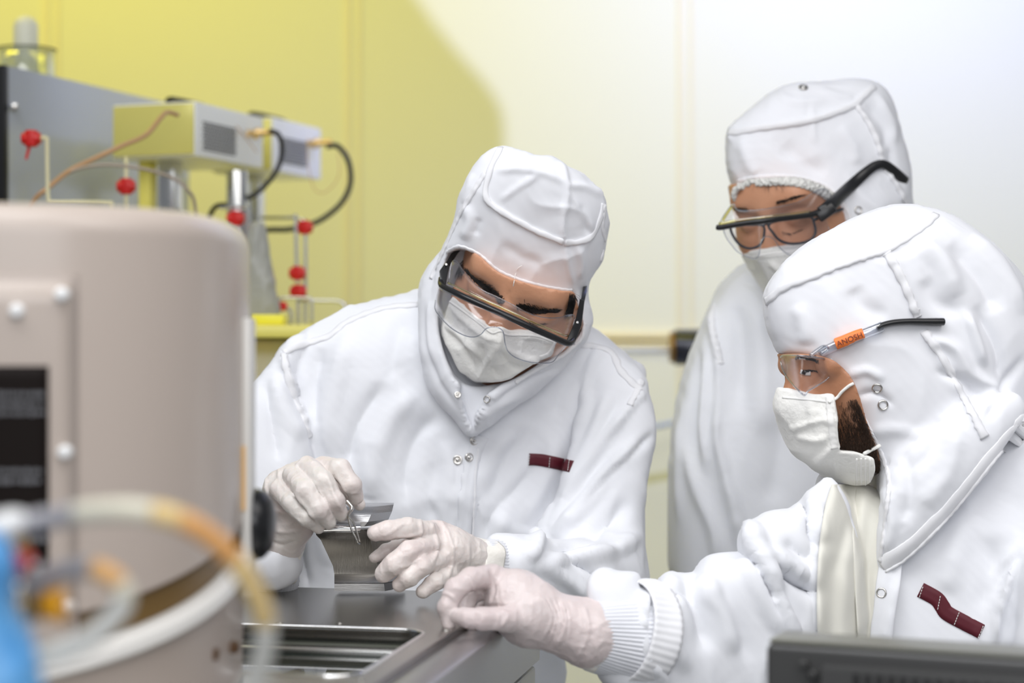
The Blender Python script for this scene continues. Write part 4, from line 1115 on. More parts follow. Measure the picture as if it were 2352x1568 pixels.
# suit
torso = Shape2D([(990, 672), (905, 684), (850, 698), (800, 712), (750, 738), (700, 766), (646, 804), (634, 870), (640, 960), (660, 1060), (665, 1200), (650, 1400), (660, 1700), (900, 1760), (1240, 1760), (1290, 1500), (1262, 1330), (1300, 1200), (1345, 1080), (1400, 980), (1478, 868), (1445, 826), (1405, 792), (1366, 764), (1320, 745), (1200, 735), (1080, 690)], lambda x, y: 2.25+.00003*(y-700), .125, .005)
sl_l = Shape2D([(1370, 800), (1440, 830), (1479, 866), (1488, 905), (1499, 945), (1503, 990), (1497, 1030), (1487, 1080), (1479, 1140), (1474, 1220), (1471, 1310), (1475, 1352), (1440, 1400), (1370, 1430), (1290, 1400), (1215, 1330), (1205, 1290), (1250, 1210), (1300, 1120), (1330, 1000), (1340, 880)], lambda x, y: 2.20-.0001*(y-900), .062, .004)
sl_r = Shape2D([(700, 770), (648, 803), (618, 838), (596, 868), (577, 892), (540, 960), (500, 1060), (470, 1180), (440, 1300), (470, 1380), (560, 1370), (640, 1270), (700, 1200), (716, 1120), (712, 1030), (690, 950), (672, 880)], lambda x, y: 2.19-.00008*(y-900), .06, .004)
fa_r = chain(W([(500, 1280, 2.13), (590, 1290, 2.03), (640, 1288, 1.985)]), [.048, .031, .026], .01)
fa_l = chain(W([(1385, 1318, 2.14), (1330, 1330, 2.08), (1200, 1308, 2.035), (1165, 1296, 2.01)]), [.046, .043, .034, .031], .01)
hip = rc(P(950, 1500, 2.30), P(970, 1760, 2.33), .13, .14)
lgl = rc((-.22, 2.33, .75), (-.26, 2.36, .06), .085, .06); lgr = rc((-.02, 2.33, .75), (.04, 2.36, .06), .085, .06)
def suit1(X, Y, Z):
    d = torso(X, Y, Z)
    d = smin(d, hip(X, Y, Z), .06); d = smin(d, lgl(X, Y, Z), .04); d = smin(d, lgr(X, Y, Z), .04)
    a = smin(sl_l(X, Y, Z), fa_l(X, Y, Z), .03); b = smin(sl_r(X, Y, Z), fa_r(X, Y, Z), .03)
    d = smin(d, a, .012); return smin(d, b, .012)
v, q = surface_net(suit1, (-.46, 1.88, -.01), (.22, 2.50, 1.44), .0037, 2)
v = sculpt(v, q, [
    # armpit and sleeve of the arm on the right
    ([(1356, 900), (1342, 970), (1328, 1050), (1300, 1120), (1255, 1210), (1204, 1286)], 15, -.011, 'c'),
    ([(1440, 930), (1400, 990), (1355, 1070), (1310, 1150), (1270, 1220)], 12, -.009, 'c'), ([(1475, 900), (1450, 930), (1400, 1000)], 6, -.007, 'c'),
    ([(1400, 900), (1375, 980), (1340, 1070), (1300, 1150)], 16, .009, 'r'), ([(1470, 1010), (1400, 1080), (1340, 1160), (1280, 1240)], 17, .013, 'r'),
    ([(1500, 995), (1450, 1040), (1390, 1100), (1320, 1190)], 10, -.009, 'r'), ([(1440, 1150), (1390, 1210), (1330, 1250), (1260, 1270)], 22, -.010, 'r'),
    ([(1465, 1230), (1400, 1270), (1310, 1280), (1220, 1300)], 16, .011, 'r'), ([(1280, 1275), (1350, 1310), (1400, 1360)], 12, -.009, 'r'), ([(1240, 1300), (1300, 1330), (1350, 1370)], 12, .007, 'r'),
    ([(1240, 1220), (1226, 1250), (1205, 1285)], 15, -.010, 'c'),
    # front placket and chest
    ([(1093, 1010), (1070, 1060), (1058, 1130), (1046, 1220), (1040, 1350)], 8, .006, 's'), ([(1100, 1120), (1092, 1200), (1088, 1300)], 7, -.002, 'r'),
    ([(1250, 930), (1210, 1000), (1150, 1080), (1130, 1160)], 30, -.006, 'r'), ([(1290, 980), (1250, 1100), (1200, 1200)], 22, .005, 'r'), ([(1180, 990), (1130, 1040), (1100, 1120)], 16, .005, 'r'),
    ([(1240, 1060), (1180, 1130), (1130, 1180), (1110, 1240)], 15, -.005, 'r'), ([(1160, 1180), (1140, 1230), (1140, 1260)], 14, .005, 'r'),
    ([(1010, 950), (960, 1000), (930, 1080), (940, 1160)], 26, -.008, 'r'), ([(960, 900), (900, 960), (860, 1060), (850, 1140)], 26, .008, 'r'), ([(880, 880), (820, 980), (800, 1080)], 22, -.007, 'r'),
    ([(1020, 1010), (1030, 1080), (1020, 1150)], 14, .004, 'r'), ([(1000, 1060), (985, 1140), (1000, 1200)], 18, -.003, 'r'), ([(1045, 1120), (1020, 1180), (1024, 1250)], 12, .003, 'r'),
    ([(800, 760), (780, 860), (760, 960), (770, 1040)], 24, .006, 'r'), ([(740, 800), (722, 880), (728, 980)], 18, -.006, 'r'),
    ([(930, 720), (910, 800), (900, 880)], 26, -.006, 'r'), ([(1380, 800), (1350, 860), (1340, 930)], 14, .005, 'r'), ([(1330, 830), (1290, 900), (1270, 960)], 20, -.005, 'r'),
    # far sleeve
    ([(648, 808), (662, 870), (688, 935), (710, 1005)], 7, -.008, 'c'), ([(630, 860), (650, 940), (690, 1010)], 16, .006, 'r'), ([(610, 880), (625, 980), (640, 1060)], 16, -.006, 'r'),
    ([(690, 1230), (700, 1290), (710, 1350)], 12, -.005, 'r'), ([(780, 1080), (760, 1180), (750, 1300)], 22, .005, 'r')])
v = grain(v, q, .004, (7, 7, 5)); v = crumple(v, q, .0042, (8, 8, 5), 1.7); v = crumple(v, q, .0025, (17, 17, 11), 4.7); v = grain(v, q, .0012, (22, 22, 16))
suit1s = Surf('suit', v, q, M_suit, w1)
S1 = Multi(suit1s, hood1s)
# seams
ribbon('seam', hood1s, [(1150, 338), (1127, 386), (1114, 442), (1130, 472), (1191, 510), (1244, 537), (1294, 557)], .0075, .0008, M_suit2, w1, .0005, 40)
ribbon('seam', hood1s, [(1298, 558), (1330, 556), (1360, 543), (1378, 505), (1386, 468)], .0075, .0008, M_suit2, w1, .0005, 40)
ribbon('seam', hood1s, [(1116, 395), (1090, 435), (1062, 482), (1044, 520), (1028, 556), (1008, 600), (990, 640)], .0065, .0008, M_suit2, w1, .0005, 95)
ribbon('seam', hood1s, [(1390, 470), (1384, 520), (1390, 555), (1380, 600)], .006, .0008, M_suit2, w1, .0005, 95)
ribbon('hem', hood1s, [(1026, 580), (1042, 570), (1061, 567), (1100, 584), (1140, 619), (1185, 640), (1240, 656), (1290, 665), (1312, 667)], .005, .001, M_suit2, w1, .0006, 120)
ribbon('hem', hood1s, [(1343, 742), (1335, 778), (1300, 811), (1266, 831), (1228, 852), (1184, 879)], .005, .001, M_suit2, w1, .0007, 120)
ribbon('seam', suit1s, [(960, 700), (880, 708), (800, 738), (755, 772), (690, 792), (650, 808)], .0095, .0012, M_suit2, w1, .0007, 60)
ribbon('seam', suit1s, [(650, 812), (662, 866), (680, 920), (700, 966), (712, 1005)], .0100, .0012, M_suit2, w1, .0010, 60)
ribbon('seam', suit1s, [(1330, 790), (1400, 806), (1425, 850), (1460, 886), (1474, 892)], .0095, .0012, M_suit2, w1, .0007, 60)
ribbon('seam', suit1s, [(1476, 872), (1464, 895), (1446, 930)], .008, .0008, M_suit2, w1, .0007, 60)
ribbon('placket', suit1s, [(1104, 1000), (1084, 1060), (1072, 1140), (1064, 1230), (1062, 1340)], .019, .0020, M_suit, w1, 0, 30)
ribbon('placket_stitch', suit1s, [(1098, 1030), (1092, 1100), (1086, 1200), (1082, 1330)], .0025, .0030, M_suit2, w1, .0004, 90)
ribbon('badge', suit1s, [(1215, 1055), (1240, 1056), (1262, 1060), (1290, 1066), (1313, 1071)], .0150, .0012, M_maroon, w1, label='maroon loop tape with white stitches')
for a, b in (((1217, 1041), (1213, 1070)), ((1264, 1047), (1260, 1077)), ((1311, 1054), (1306, 1084))): stitches('stitching', suit1s, [a, ((a[0]+b[0])/2, (a[1]+b[1])/2), b], M_thread, w1, .0028, .0022, .00035, .0018)
for a, b, r_, st in ((1051, 1056, .0058, True), (1077, 1050, .0055, True), (1089, 1012, .0055, True), (1119, 917, .0045, False), (1051, 907, .004, True)): snap(S1, a, b, r_, w1, M_chrome, stud=st)
_t = [hit(hood1s, a, b)[0]+Vector((0, -.002, 0)) for a, b in ((1199, 610), (1190, 616), (1184, 630))]+[P(1181, 645, 2.045), P(1179, 657, 2.045)]
bm = bmesh.new(); tube(bm, _t, .0004, 6); bobj('loose_thread', bm, M_thread, w1, 'loose white thread', smooth=True)
# face details
hairs('eyebrow', body1, brow_hairs([(1160, 694), (1130, 668), (1100, 648), (1072, 628)], 800, 10, .0085, 1, .00032), M_hair, w1)
hairs('eyebrow', body1, brow_hairs([(1186, 699), (1215, 708), (1245, 714), (1277, 711)], 800, 10, .0085, -1, .00032), M_hair, w1)
hairs('eyelashes', body1, brow_hairs([(1100, 690), (1080, 690), (1062, 680)], 60, 2, .007, -1, .0002), M_hair, w1)
hairs('eyelashes', body1, brow_hairs([(1205, 735), (1228, 744), (1250, 742)], 60, 2, .007, 1, .0002), M_hair, w1)
sp_ = []; sq_ = []
for _ in range(500): t = rnd.random(); sp_.append((1046+rnd.uniform(-14, 16)+t*8, 578+t*44, rnd.uniform(-.2, .3), 1, .014, .0003))
for _ in range(300): t = rnd.random(); sq_.append((1316-t*6+rnd.uniform(-7, 8), 672+t*42, rnd.uniform(-.4, .1), 1, .012, .0003))
hairs('hair', body1, sp_, M_hair, w1); hairs('hair', body1, sq_, M_hair, w1)
# mask
mp1 = prism_cut([(1034, 674), (1064, 702), (1107, 736), (1130, 753), (1150, 748), (1168, 757), (1229, 759), (1284, 776), (1268, 816), (1237, 828), (1216, 844), (1172, 871), (1125, 881), (1087, 880), (1052, 856), (1030, 812), (1008, 768), (1010, 730), (1022, 696)], 2.03, H1.c.y+.005, smooth=False)
muz = H1.E(0, -.074, .052, .068, .050, .058); fsk = H1.skin()
def mask1(X, Y, Z):
    d = smin(fsk(X, Y, Z)-.003, muz(X, Y, Z), .03)
    return smax(d, mp1(X, Y, Z), .003)
v, q = surface_net(mask1, H1.c-Vector((.15, .17, .2)), H1.c+Vector((.15, .05, .06)), .0018, 1)
v = sculpt(v, q, [([(1030, 700), (1070, 740), (1115, 775), (1150, 780)], 5, .002, 'r'), ([(1022, 740), (1060, 775), (1100, 810), (1130, 850)], 9, .004, 'r'), ([(1028, 758), (1065, 800), (1090, 850)], 7, -.004, 'r'),
    ([(1150, 760), (1140, 800), (1110, 850), (1100, 875)], 10, .005, 'r'), ([(1160, 800), (1200, 822), (1240, 828)], 7, .003, 'r'), ([(1135, 800), (1180, 840), (1215, 845)], 7, -.003, 'r'), ([(1040, 690), (1085, 730), (1120, 758)], 4, -.0014, 'r'),
    ([(1170, 772), (1230, 776), (1275, 790)], 4, .0012, 'r'), ([(1100, 790), (1115, 825), (1140, 860)], 8, -.004, 'r')])
v = crumple(v, q, .0018, (38, 38, 30), .4)
mask1s = Surf('face_mask', v, q, M_mask, w1)
ribbon('mask_fold', mask1s, [(1033, 692), (1066, 716), (1104, 745), (1130, 764), (1150, 760), (1168, 769), (1229, 771), (1276, 786)], .0022, .0006, M_maskr, mask1s.o, .0003, 200)
ribbon('mask_edge', mask1s, [(1034, 682), (1020, 712), (1014, 740), (1012, 764)], .006, .0005, M_maskr, mask1s.o, .0004, 160)
ribbon('mask_edge', mask1s, [(1276, 784), (1262, 812), (1240, 822)], .006, .0005, M_maskr, mask1s.o, .0004, 160)
# goggles
bm = bmesh.new()
tube(bm, W([(1014, 640, 2.085), (1013, 652, 2.075), (1022, 661, 2.060), (1060, 679, 2.035), (1120, 706, 2.018), (1165, 726, 2.012), (1220, 752, 2.016), (1270, 774, 2.030), (1300, 787, 2.045), (1312, 786, 2.055), (1317, 775, 2.065)]), .0036, 12)
g1 = bobj('goggles', bm, M_black, w1, 'black bar of the clear goggles', smooth=True)
def plate(name, pts, th, m, parent):
    bm = bmesh.new(); prism(bm, W(pts), (0, th, 0)); bmesh.ops.bevel(bm, geom=bm.edges[:], offset=.0008, segments=2, affect='EDGES', profile=.5)
    return bobj(name, bm, m, parent)
plate('temple', [(1011, 657, 2.074), (1009, 622, 2.082), (1022, 604, 2.09), (1032, 609, 2.09), (1026, 640, 2.082), (1023, 662, 2.072)], .006, M_black, g1)
plate('temple', [(1022, 605, 2.091), (1036, 582, 2.115), (1047, 573, 2.13), (1060, 572, 2.14), (1048, 586, 2.125), (1033, 612, 2.092)], .005, M_black, g1)
plate('temple', [(1309, 792, 2.052), (1320, 788, 2.055), (1336, 747, 2.072), (1343, 690, 2.095), (1332, 686, 2.095), (1324, 733, 2.075), (1302, 780, 2.052)], .006, M_black, g1)
plate('temple', [(1334, 690, 2.096), (1339, 660, 2.12), (1343, 648, 2.14), (1349, 650, 2.14), (1348, 668, 2.12), (1343, 692, 2.096)], .005, M_black, g1)
for a, b, c in ((1025, 607, 2.085), (1326, 740, 2.06)):
    bm = bmesh.new(); lathe(bm, [(0, .0008), (.0012, .0008), (.0016, 0), (.0016, -.003)], P(a, b, c), (0, -1, 0), 14); bobj('hinge_screw', bm, M_chrome, g1)
up = W([(1031, 644, 2.075), (1037, 604, 2.085), (1049, 600, 2.08), (1067, 625, 2.065), (1102, 662, 2.04), (1143, 682, 2.03), (1180, 701, 2.026), (1214, 719, 2.03), (1251, 729, 2.04), (1286, 729, 2.05), (1304, 723, 2.06), (1320, 727, 2.075), (1312, 765, 2.07)])
lo_ = W([(1029, 649, 2.072), (1045, 657, 2.058), (1070, 669, 2.04), (1120, 692, 2.022), (1165, 712, 2.016), (1220, 738, 2.02), (1260, 755, 2.03), (1290, 768, 2.042), (1308, 772, 2.06)])
sheet('visor', up, lo_, .0012, M_clear, g1, 40, 6, .002)
bm = bmesh.new(); tube(bm, up, .0006, 6); bobj('visor_rim', bm, M_clear2, g1, smooth=True)
bm = bmesh.new(); tube(bm, lo_, .0013, 6); bobj('visor_ridge', bm, M_visoryel, g1, smooth=True)
tp = W([(1010, 660, 2.078), (1030, 668, 2.055), (1070, 684, 2.033), (1120, 706, 2.018), (1165, 726, 2.012), (1220, 752, 2.016), (1270, 774, 2.030), (1302, 790, 2.048)])
bt = W([(1000, 690, 2.10), (1001, 714, 2.085), (1030, 748, 2.045), (1061, 768, 2.02), (1086, 774, 2.008), (1104, 768, 2.002), (1118, 754, 1.998), (1139, 751, 1.996), (1155, 761, 1.998), (1160, 788, 2.0), (1167, 807, 2.005), (1184, 821, 2.01), (1214, 831, 2.02), (1245, 834, 2.03), (1269, 831, 2.045), (1284, 813, 2.055), (1304, 790, 2.06)])
sheet('lens', tp, bt, .0012, M_clear, g1, 60, 8, .006)
bm = bmesh.new(); tube(bm, bt, .0007, 6); bobj('lens_rim', bm, M_clear2, g1, smooth=True)
# gloves
gr = glove('glove', [
    [(742, 1070, 1.935, 22), (782, 1078, 1.91, 23), (808, 1112, 1.905, 21), (818, 1143, 1.915, 16)],
    [(706, 1072, 1.93, 25), (742, 1105, 1.895, 24), (768, 1150, 1.89, 22), (784, 1180, 1.90, 17)],
    [(674, 1092, 1.93, 25), (704, 1128, 1.89, 24), (733, 1170, 1.885, 22), (756, 1200, 1.895, 16)],
    [(642, 1124, 1.935, 23), (672, 1156, 1.90, 21), (708, 1188, 1.89, 20), (732, 1212, 1.90, 14)],
    [(730, 1130, 1.96, 26), (780, 1120, 1.955, 20), (812, 1140, 1.945, 17), (826, 1160, 1.935, 13)]],
    [[(640, 1115, 1.955, 34), (700, 1100, 1.95, 40), (735, 1090, 1.955, 32)], [(650, 1150, 1.955, 40), (690, 1130, 1.955, 52), (672, 1205, 1.965, 46), (652, 1245, 1.975, 44), (640, 1280, 1.985, 47)]],
    M_glove, w1, strokes=[([(636, 1064), (647, 1110), (675, 1138), (700, 1156)], 3.5, .0016, 'r'), ([(685, 1058), (682, 1079), (700, 1094)], 3.5, .0016, 'r'), ([(712, 1052), (716, 1060), (740, 1066)], 3, .0016, 'r'), ([(610, 1090), (612, 1125), (630, 1160)], 3, .0014, 'r'),
        ([(746, 1080), (765, 1130), (785, 1175)], 3, -.002, 'c'), ([(722, 1105), (745, 1150), (765, 1195)], 3, -.0022, 'c'), ([(676, 1130), (705, 1165), (735, 1210)], 3, -.0022, 'c'),
        ([(618, 1170), (660, 1178), (700, 1205)], 4, .0016, 'r'), ([(625, 1215), (665, 1222), (695, 1215)], 4, .0012, 'r'), ([(615, 1240), (650, 1250), (685, 1240)], 4, -.0012, 'r'), ([(770, 1085), (790, 1120), (800, 1145)], 4, .0008, 'r')], label='right hand glove pinching the tweezers')
gl = glove('glove', [
    [(985, 1222, 1.935, 24), (938, 1212, 1.915, 23), (892, 1217, 1.905, 22), (862, 1224, 1.905, 18)],
    [(990, 1250, 1.93, 25), (940, 1268, 1.90, 25), (904, 1296, 1.895, 23), (880, 1318, 1.90, 19)],
    [(1008, 1284, 1.93, 24), (968, 1300, 1.90, 22), (938, 1326, 1.895, 21), (918, 1342, 1.90, 16)],
    [(1030, 1318, 1.935, 22), (1000, 1336, 1.91, 19), (972, 1358, 1.905, 15)],
    [(975, 1250, 1.955, 24), (925, 1252, 1.94, 19), (888, 1266, 1.93, 17), (860, 1280, 1.925, 12)]],
    [[(1000, 1228, 1.95, 34), (1030, 1262, 1.95, 46), (1030, 1300, 1.955, 38)], [(1030, 1262, 1.955, 48), (1070, 1278, 1.965, 46), (1105, 1290, 1.975, 45)]],
    M_glove, w1, strokes=[([(962, 1188), (968, 1215), (962, 1238)], 3.5, .0017, 'r'), ([(985, 1190), (1000, 1230), (1005, 1262), (990, 1300)], 4, .0018, 'r'), ([(1010, 1192), (1035, 1240), (1040, 1290), (1025, 1330)], 4, .0016, 'r'), ([(905, 1232), (950, 1228), (975, 1218)], 3, -.0016, 'c'),
        ([(910, 1305), (950, 1292), (985, 1268)], 3, -.002, 'c'), ([(945, 1345), (985, 1328), (1010, 1302)], 3, -.002, 'c'), ([(1075, 1240), (1076, 1290), (1068, 1330)], 4, .0014, 'r'), ([(880, 1232), (905, 1218), (930, 1200)], 3, .0009, 'r')], label='left hand glove with curled fingers')
# rolled glove ends and knit cuffs
cuff('glove_cuff', P(655, 1250, 1.978), P(632, 1302, 1.995), .0222, .0272, M_glovec, w1, ribs=7, amp=.0009, seed=5)
cuff('glove_cuff', P(1086, 1284, 1.970), P(1126, 1292, 1.985), .0222, .0250, M_glovec, w1, ribs=7, amp=.0007, seed=6)
cuff('knit_cuff', P(640, 1284, 1.985), P(622, 1322, 2.02), .0235, .031, M_knit, w1, seed=1)
cuff('knit_cuff', P(1098, 1288, 1.975), P(1178, 1300, 2.02), .0225, .030, M_knit, w1, seed=2)
# tweezers held by the right hand
tz = empty('tweezers', P(812, 1240, 1.915), 'fine steel tweezers pinched between gloved fingertips, holding a tiny clear chip', 'tweezers')
for pts, rr in (([(784, 1145, 1.925), (787, 1168, 1.92), (796, 1182, 1.918), (801, 1190, 1.917), (806, 1212, 1.916), (823, 1247, 1.915)], [.0030, .0028, .0019, .0016, .0013, .0007]),
                ([(796, 1150, 1.915), (808, 1165, 1.912), (803, 1176, 1.911), (801, 1184, 1.911), (812, 1200, 1.912), (827, 1245, 1.914)], [.0028, .0022, .0018, .0016, .0013, .0007])):
    bm = bmesh.new(); tube(bm, [P(a, b, c-.02) for a, b, c in pts], rr, 8); bobj('arm', bm, M_chrome, tz, smooth=True)
bm = bmesh.new(); box(bm, P(825, 1248, 1.894), (.0028, .0028, .0007), Matrix.Rotation(.3, 3, 'Y')); tag(bobj('glass_chip', bm, M_clear2), 'tiny clear chip gripped in the tips of the tweezers', 'chip')

def tube_on(name, S, pts, r, off, m, parent, n=10, flat=1.0, label=None):
    """tube lying on a surface along px points"""
    out = []
    for a, b in pts:
        h_ = hit(S, a, b)
        if h_: out.append(h_[0]+(h_[1] if h_[1].dot(h_[0]-EYE) < 0 else -h_[1])*off)
    bm = bmesh.new(); tube(bm, out, r, n, flat=flat); return bobj(name, bm, m, parent, label, smooth=True)
def clipped(headf, hoodf, prismf, off=.012):
    return lambda X, Y, Z: np.maximum(headf(X, Y, Z), np.minimum(hoodf(X, Y, Z)+off, prismf(X, Y, Z)))

# ------------------------------------------------------------------ worker standing behind, right
w2 = empty('person', (P(1850, 0, 2.5).x, 2.5, 0), 'person in a white hooded suit standing behind the others, spectacles under black-armed goggles, looking down', 'person')
H2 = Head((0, 0, 0), 24, -4, 34, 1.05); H2.c = P(1764, 512, 2.315)-H2.f*.092*1.05
hood2a = Shape2D([(1692, 440), (1678, 412), (1668, 372), (1664, 335), (1671, 300), (1692, 273), (1738, 236), (1790, 206), (1846, 190), (1920, 185), (1975, 186), (2012, 192), (2038, 214), (2054, 255), (2063, 305), (2078, 345), (2086, 395), (2086, 440), (2091, 480), (2080, 530), (2000, 600), (1900, 640), (1800, 640), (1720, 560), (1700, 480)], lambda x, y: 2.42+.0001*(x-1880), .115, .003)
hood2b = rc(P(1900, 520, 2.43), P(1930, 640, 2.46), .09, .10)
op2 = prism_cut([(1640, 425), (1700, 424), (1750, 415), (1800, 414), (1850, 421), (1895, 437), (1922, 462), (1940, 490), (1946, 515), (1943, 540), (1925, 600), (1880, 700), (1640, 720)], 2.33, 9.)
hs2 = lambda X, Y, Z: smin(hood2a(X, Y, Z), hood2b(X, Y, Z), .03)
op2f = lambda X, Y, Z: np.maximum(op2(X, Y, Z), Y-(H2.c.y+.03))
v, q = surface_net(clipped(H2.skin(lid=.0148), hs2, op2), H2.c-Vector((.15, .17, .17)), H2.c+Vector((.15, .15, .15)), .0022, 1)
body2 = Surf('body', v, q, M_skin, w2)
v, q = surface_net(lambda X, Y, Z: smax(hs2(X, Y, Z), -op2f(X, Y, Z), .004), (P(1650, 0, 2.4).x, 2.20, P(0, 720, 2.4).z), (P(2110, 0, 2.45).x, 2.62, P(0, 165, 2.4).z), .0026, 2)
v = sculpt(v, q, [
    ([(1690, 300), (1740, 292), (1800, 284), (1862, 274), (1930, 252), (1968, 234), (2008, 196)], 6, -.003, 'c'), ([(1962, 242), (1990, 275), (2012, 315), (2026, 372)], 7, -.0035, 'c'),
    ([(2035, 400), (2060, 430), (2075, 465)], 8, -.003, 'c'), ([(1866, 240), (1868, 290), (1872, 330)], 7, .002, 'r'), ([(1780, 215), (1830, 235), (1900, 230)], 12, .0028, 'r'), ([(1880, 205), (1930, 220), (1960, 225)], 9, .0022, 'r'),
    ([(1990, 240), (2030, 290), (2040, 340)], 14, -.005, 'r'), ([(2015, 220), (2045, 280), (2055, 330)], 10, .004, 'r'), ([(2045, 330), (2050, 390), (2075, 430)], 10, -.004, 'r'), ([(1700, 320), (1720, 380), (1740, 400)], 16, .003, 'r'),
    ([(1800, 330), (1840, 370), (1900, 400)], 22, -.004, 'r'), ([(1930, 290), (1960, 340), (1965, 380)], 18, .003, 'r'), ([(1950, 420), (1990, 460), (2040, 500)], 16, .004, 'r'), ([(1680, 330), (1672, 300), (1700, 280)], 8, .002, 'r'), ([(1960, 540), (2010, 500), (2060, 480)], 10, -.004, 'r')])
v = grain(v, q, .002, (20, 20, 20), 5.); v = crumple(v, q, .0012, (20, 20, 20), 4.)
hood2s = Surf('hood', v, q, M_suit, w2)
t2 = Shape2D([(1800, 596), (1745, 598), (1712, 614), (1672, 650), (1642, 690), (1622, 730), (1600, 778), (1579, 832), (1561, 890), (1547, 950), (1538, 1020), (1534, 1100), (1533, 1200), (1536, 1300), (1546, 1400), (1580, 1520), (1600, 1800), (1640, 2000), (2260, 2000), (2300, 1500), (2300, 900), (2250, 760), (2150, 650), (2000, 590)], lambda x, y: 2.50, .125, .006)
lg = [rc(P(1770, 1950, 2.5), (P(1740, 0, 2.5).x, 2.53, .06), .085, .06), rc(P(2080, 1950, 2.5), (P(2110, 0, 2.5).x, 2.53, .06), .085, .06)]
v, q = surface_net(lambda X, Y, Z: smin(smin(t2(X, Y, Z), lg[0](X, Y, Z), .05), lg[1](X, Y, Z), .05), (.17, 2.30, -.01), (.72, 2.70, 1.50), .006, 2)
v = sculpt(v, q, [([(1637, 705), (1640, 760), (1652, 840), (1650, 920)], 9, -.010, 'c'), ([(1615, 800), (1598, 900), (1590, 1000), (1600, 1100)], 14, -.009, 'r'), ([(1650, 900), (1648, 1000), (1664, 1080), (1690, 1180), (1706, 1262)], 12, -.016, 'c'),
    ([(1620, 780), (1618, 880), (1612, 980), (1625, 1080)], 14, .009, 'r'), ([(1560, 920), (1556, 1040), (1560, 1200)], 12, .006, 'r'), ([(1580, 1020), (1600, 1120), (1640, 1220), (1650, 1300)], 18, .009, 'r'), ([(1740, 700), (1752, 850), (1750, 1000)], 30, .008, 'r'), ([(1690, 700), (1700, 800), (1700, 950)], 22, -.007, 'r'),
    ([(1700, 640), (1740, 660), (1770, 700)], 12, -.005, 'r'), ([(1800, 950), (1790, 1060), (1770, 1160)], 30, -.006, 'r')])
v = grain(v, q, .004, (7, 7, 4), 9.); v = crumple(v, q, .005, (9, 9, 3.5), 6.)
suit2s = Surf('suit', v, q, M_suit, w2)
ribbon('seam', hood2s, [(1674, 304), (1698, 302), (1740, 294), (1800, 286), (1862, 276), (1930, 254), (1968, 236), (1990, 214), (2008, 198)], .009, .0012, M_suit2, w2, .0004, 50)
ribbon('seam', hood2s, [(1966, 240), (1992, 275), (2012, 315), (2022, 345), (2027, 372)], .0085, .0012, M_suit2, w2, .0010, 70)
ribbon('seam', hood2s, [(2032, 388), (2052, 412), (2068, 440), (2082, 468)], .0085, .0012, M_suit2, w2, .0010, 70)
ribbon('hem', hood2s, [(1694, 418), (1720, 411), (1752, 407), (1800, 406), (1852, 413), (1898, 429), (1930, 455), (1950, 490), (1956, 515)], .006, .0009, M_suit2, w2, .0005, 100)
ribbon('seam', suit2s, [(1637, 700), (1634, 730), (1638, 770), (1648, 806), (1654, 836)], .010, .0009, M_suit2, w2, .0012, 80)
snap(hood2s, 1971, 483, .0056, w2, M_chrome); snap(hood2s, 1845, 202, .006, w2, M_chrome, stud=True)
# ruffled cap edge under the hood
ribbon('cap_edge', Multi(body2), [(1694, 428), (1722, 419), (1752, 415), (1800, 414), (1842, 420), (1882, 435), (1910, 454)], .0140, .0015, mat('lace_cap', (.78, .77, .73), .85, bump=.8, bscale=260), w2, .0018, 160)
bm = bmesh.new(); tube(bm, [P(1700, 428, 2.318), P(1690, 436, 2.325), P(1686, 450, 2.33), P(1690, 464, 2.335)], [.003, .0045, .004, .002], 10); bobj('cap_bulge', bm, mat('lace_cap_side', (.78, .77, .73), .85, bump=.8, bscale=260), w2, smooth=True)
hairs('eyebrow', body2, brow_hairs([(1782, 470), (1802, 463), (1824, 454), (1846, 447)], 260, 6, .006, 1, .00025), M_hair, w2)
hairs('eyebrow', body2, brow_hairs([(1722, 485), (1706, 484), (1692, 480)], 140, 6, .008, -1), M_hair, w2)
hairs('hair', body2, [(rnd.uniform(1730, 1800), 424, rnd.uniform(-.8, 1.2), 1, rnd.uniform(.006, .014), .00012) for _ in range(26)], M_hair, w2)
hairs('eyelashes', body2, brow_hairs([(1795, 530), (1815, 536), (1840, 530)], 50, 2, .006, -1, .0002), M_hair, w2)
# mask
mp2 = prism_cut([(1722, 577), (1745, 574), (1775, 568), (1830, 562), (1900, 545), (1950, 540), (1950, 700), (1800, 700), (1768, 650), (1752, 622), (1738, 600)], 2.31, H2.c.y+.06, smooth=False)
muz2 = H2.E(0, -.062, .064, .060, .054, .056); fs2 = H2.skin()
v, q = surface_net(lambda X, Y, Z: smax(smin(fs2(X, Y, Z)-.006, muz2(X, Y, Z), .03), mp2(X, Y, Z), .003), H2.c-Vector((.17, .17, .2)), H2.c+Vector((.12, .1, .05)), .0022, 1)
v = sculpt(v, q, [([(1735, 590), (1790, 585), (1860, 575)], 4, .0014, 'r'), ([(1765, 600), (1790, 625), (1800, 660)], 7, .003, 'r'), ([(1800, 600), (1830, 615), (1860, 610)], 7, -.002, 'r')])
v = crumple(v, q, .0015, (36, 36, 30), 1.4)
mask2s = Surf('face_mask', v, q, M_mask, w2)
ribbon('mask_fold', mask2s, [(1730, 590), (1775, 582), (1830, 576), (1890, 562)], .002, .0006, M_maskr, mask2s.o, .0003, 200)
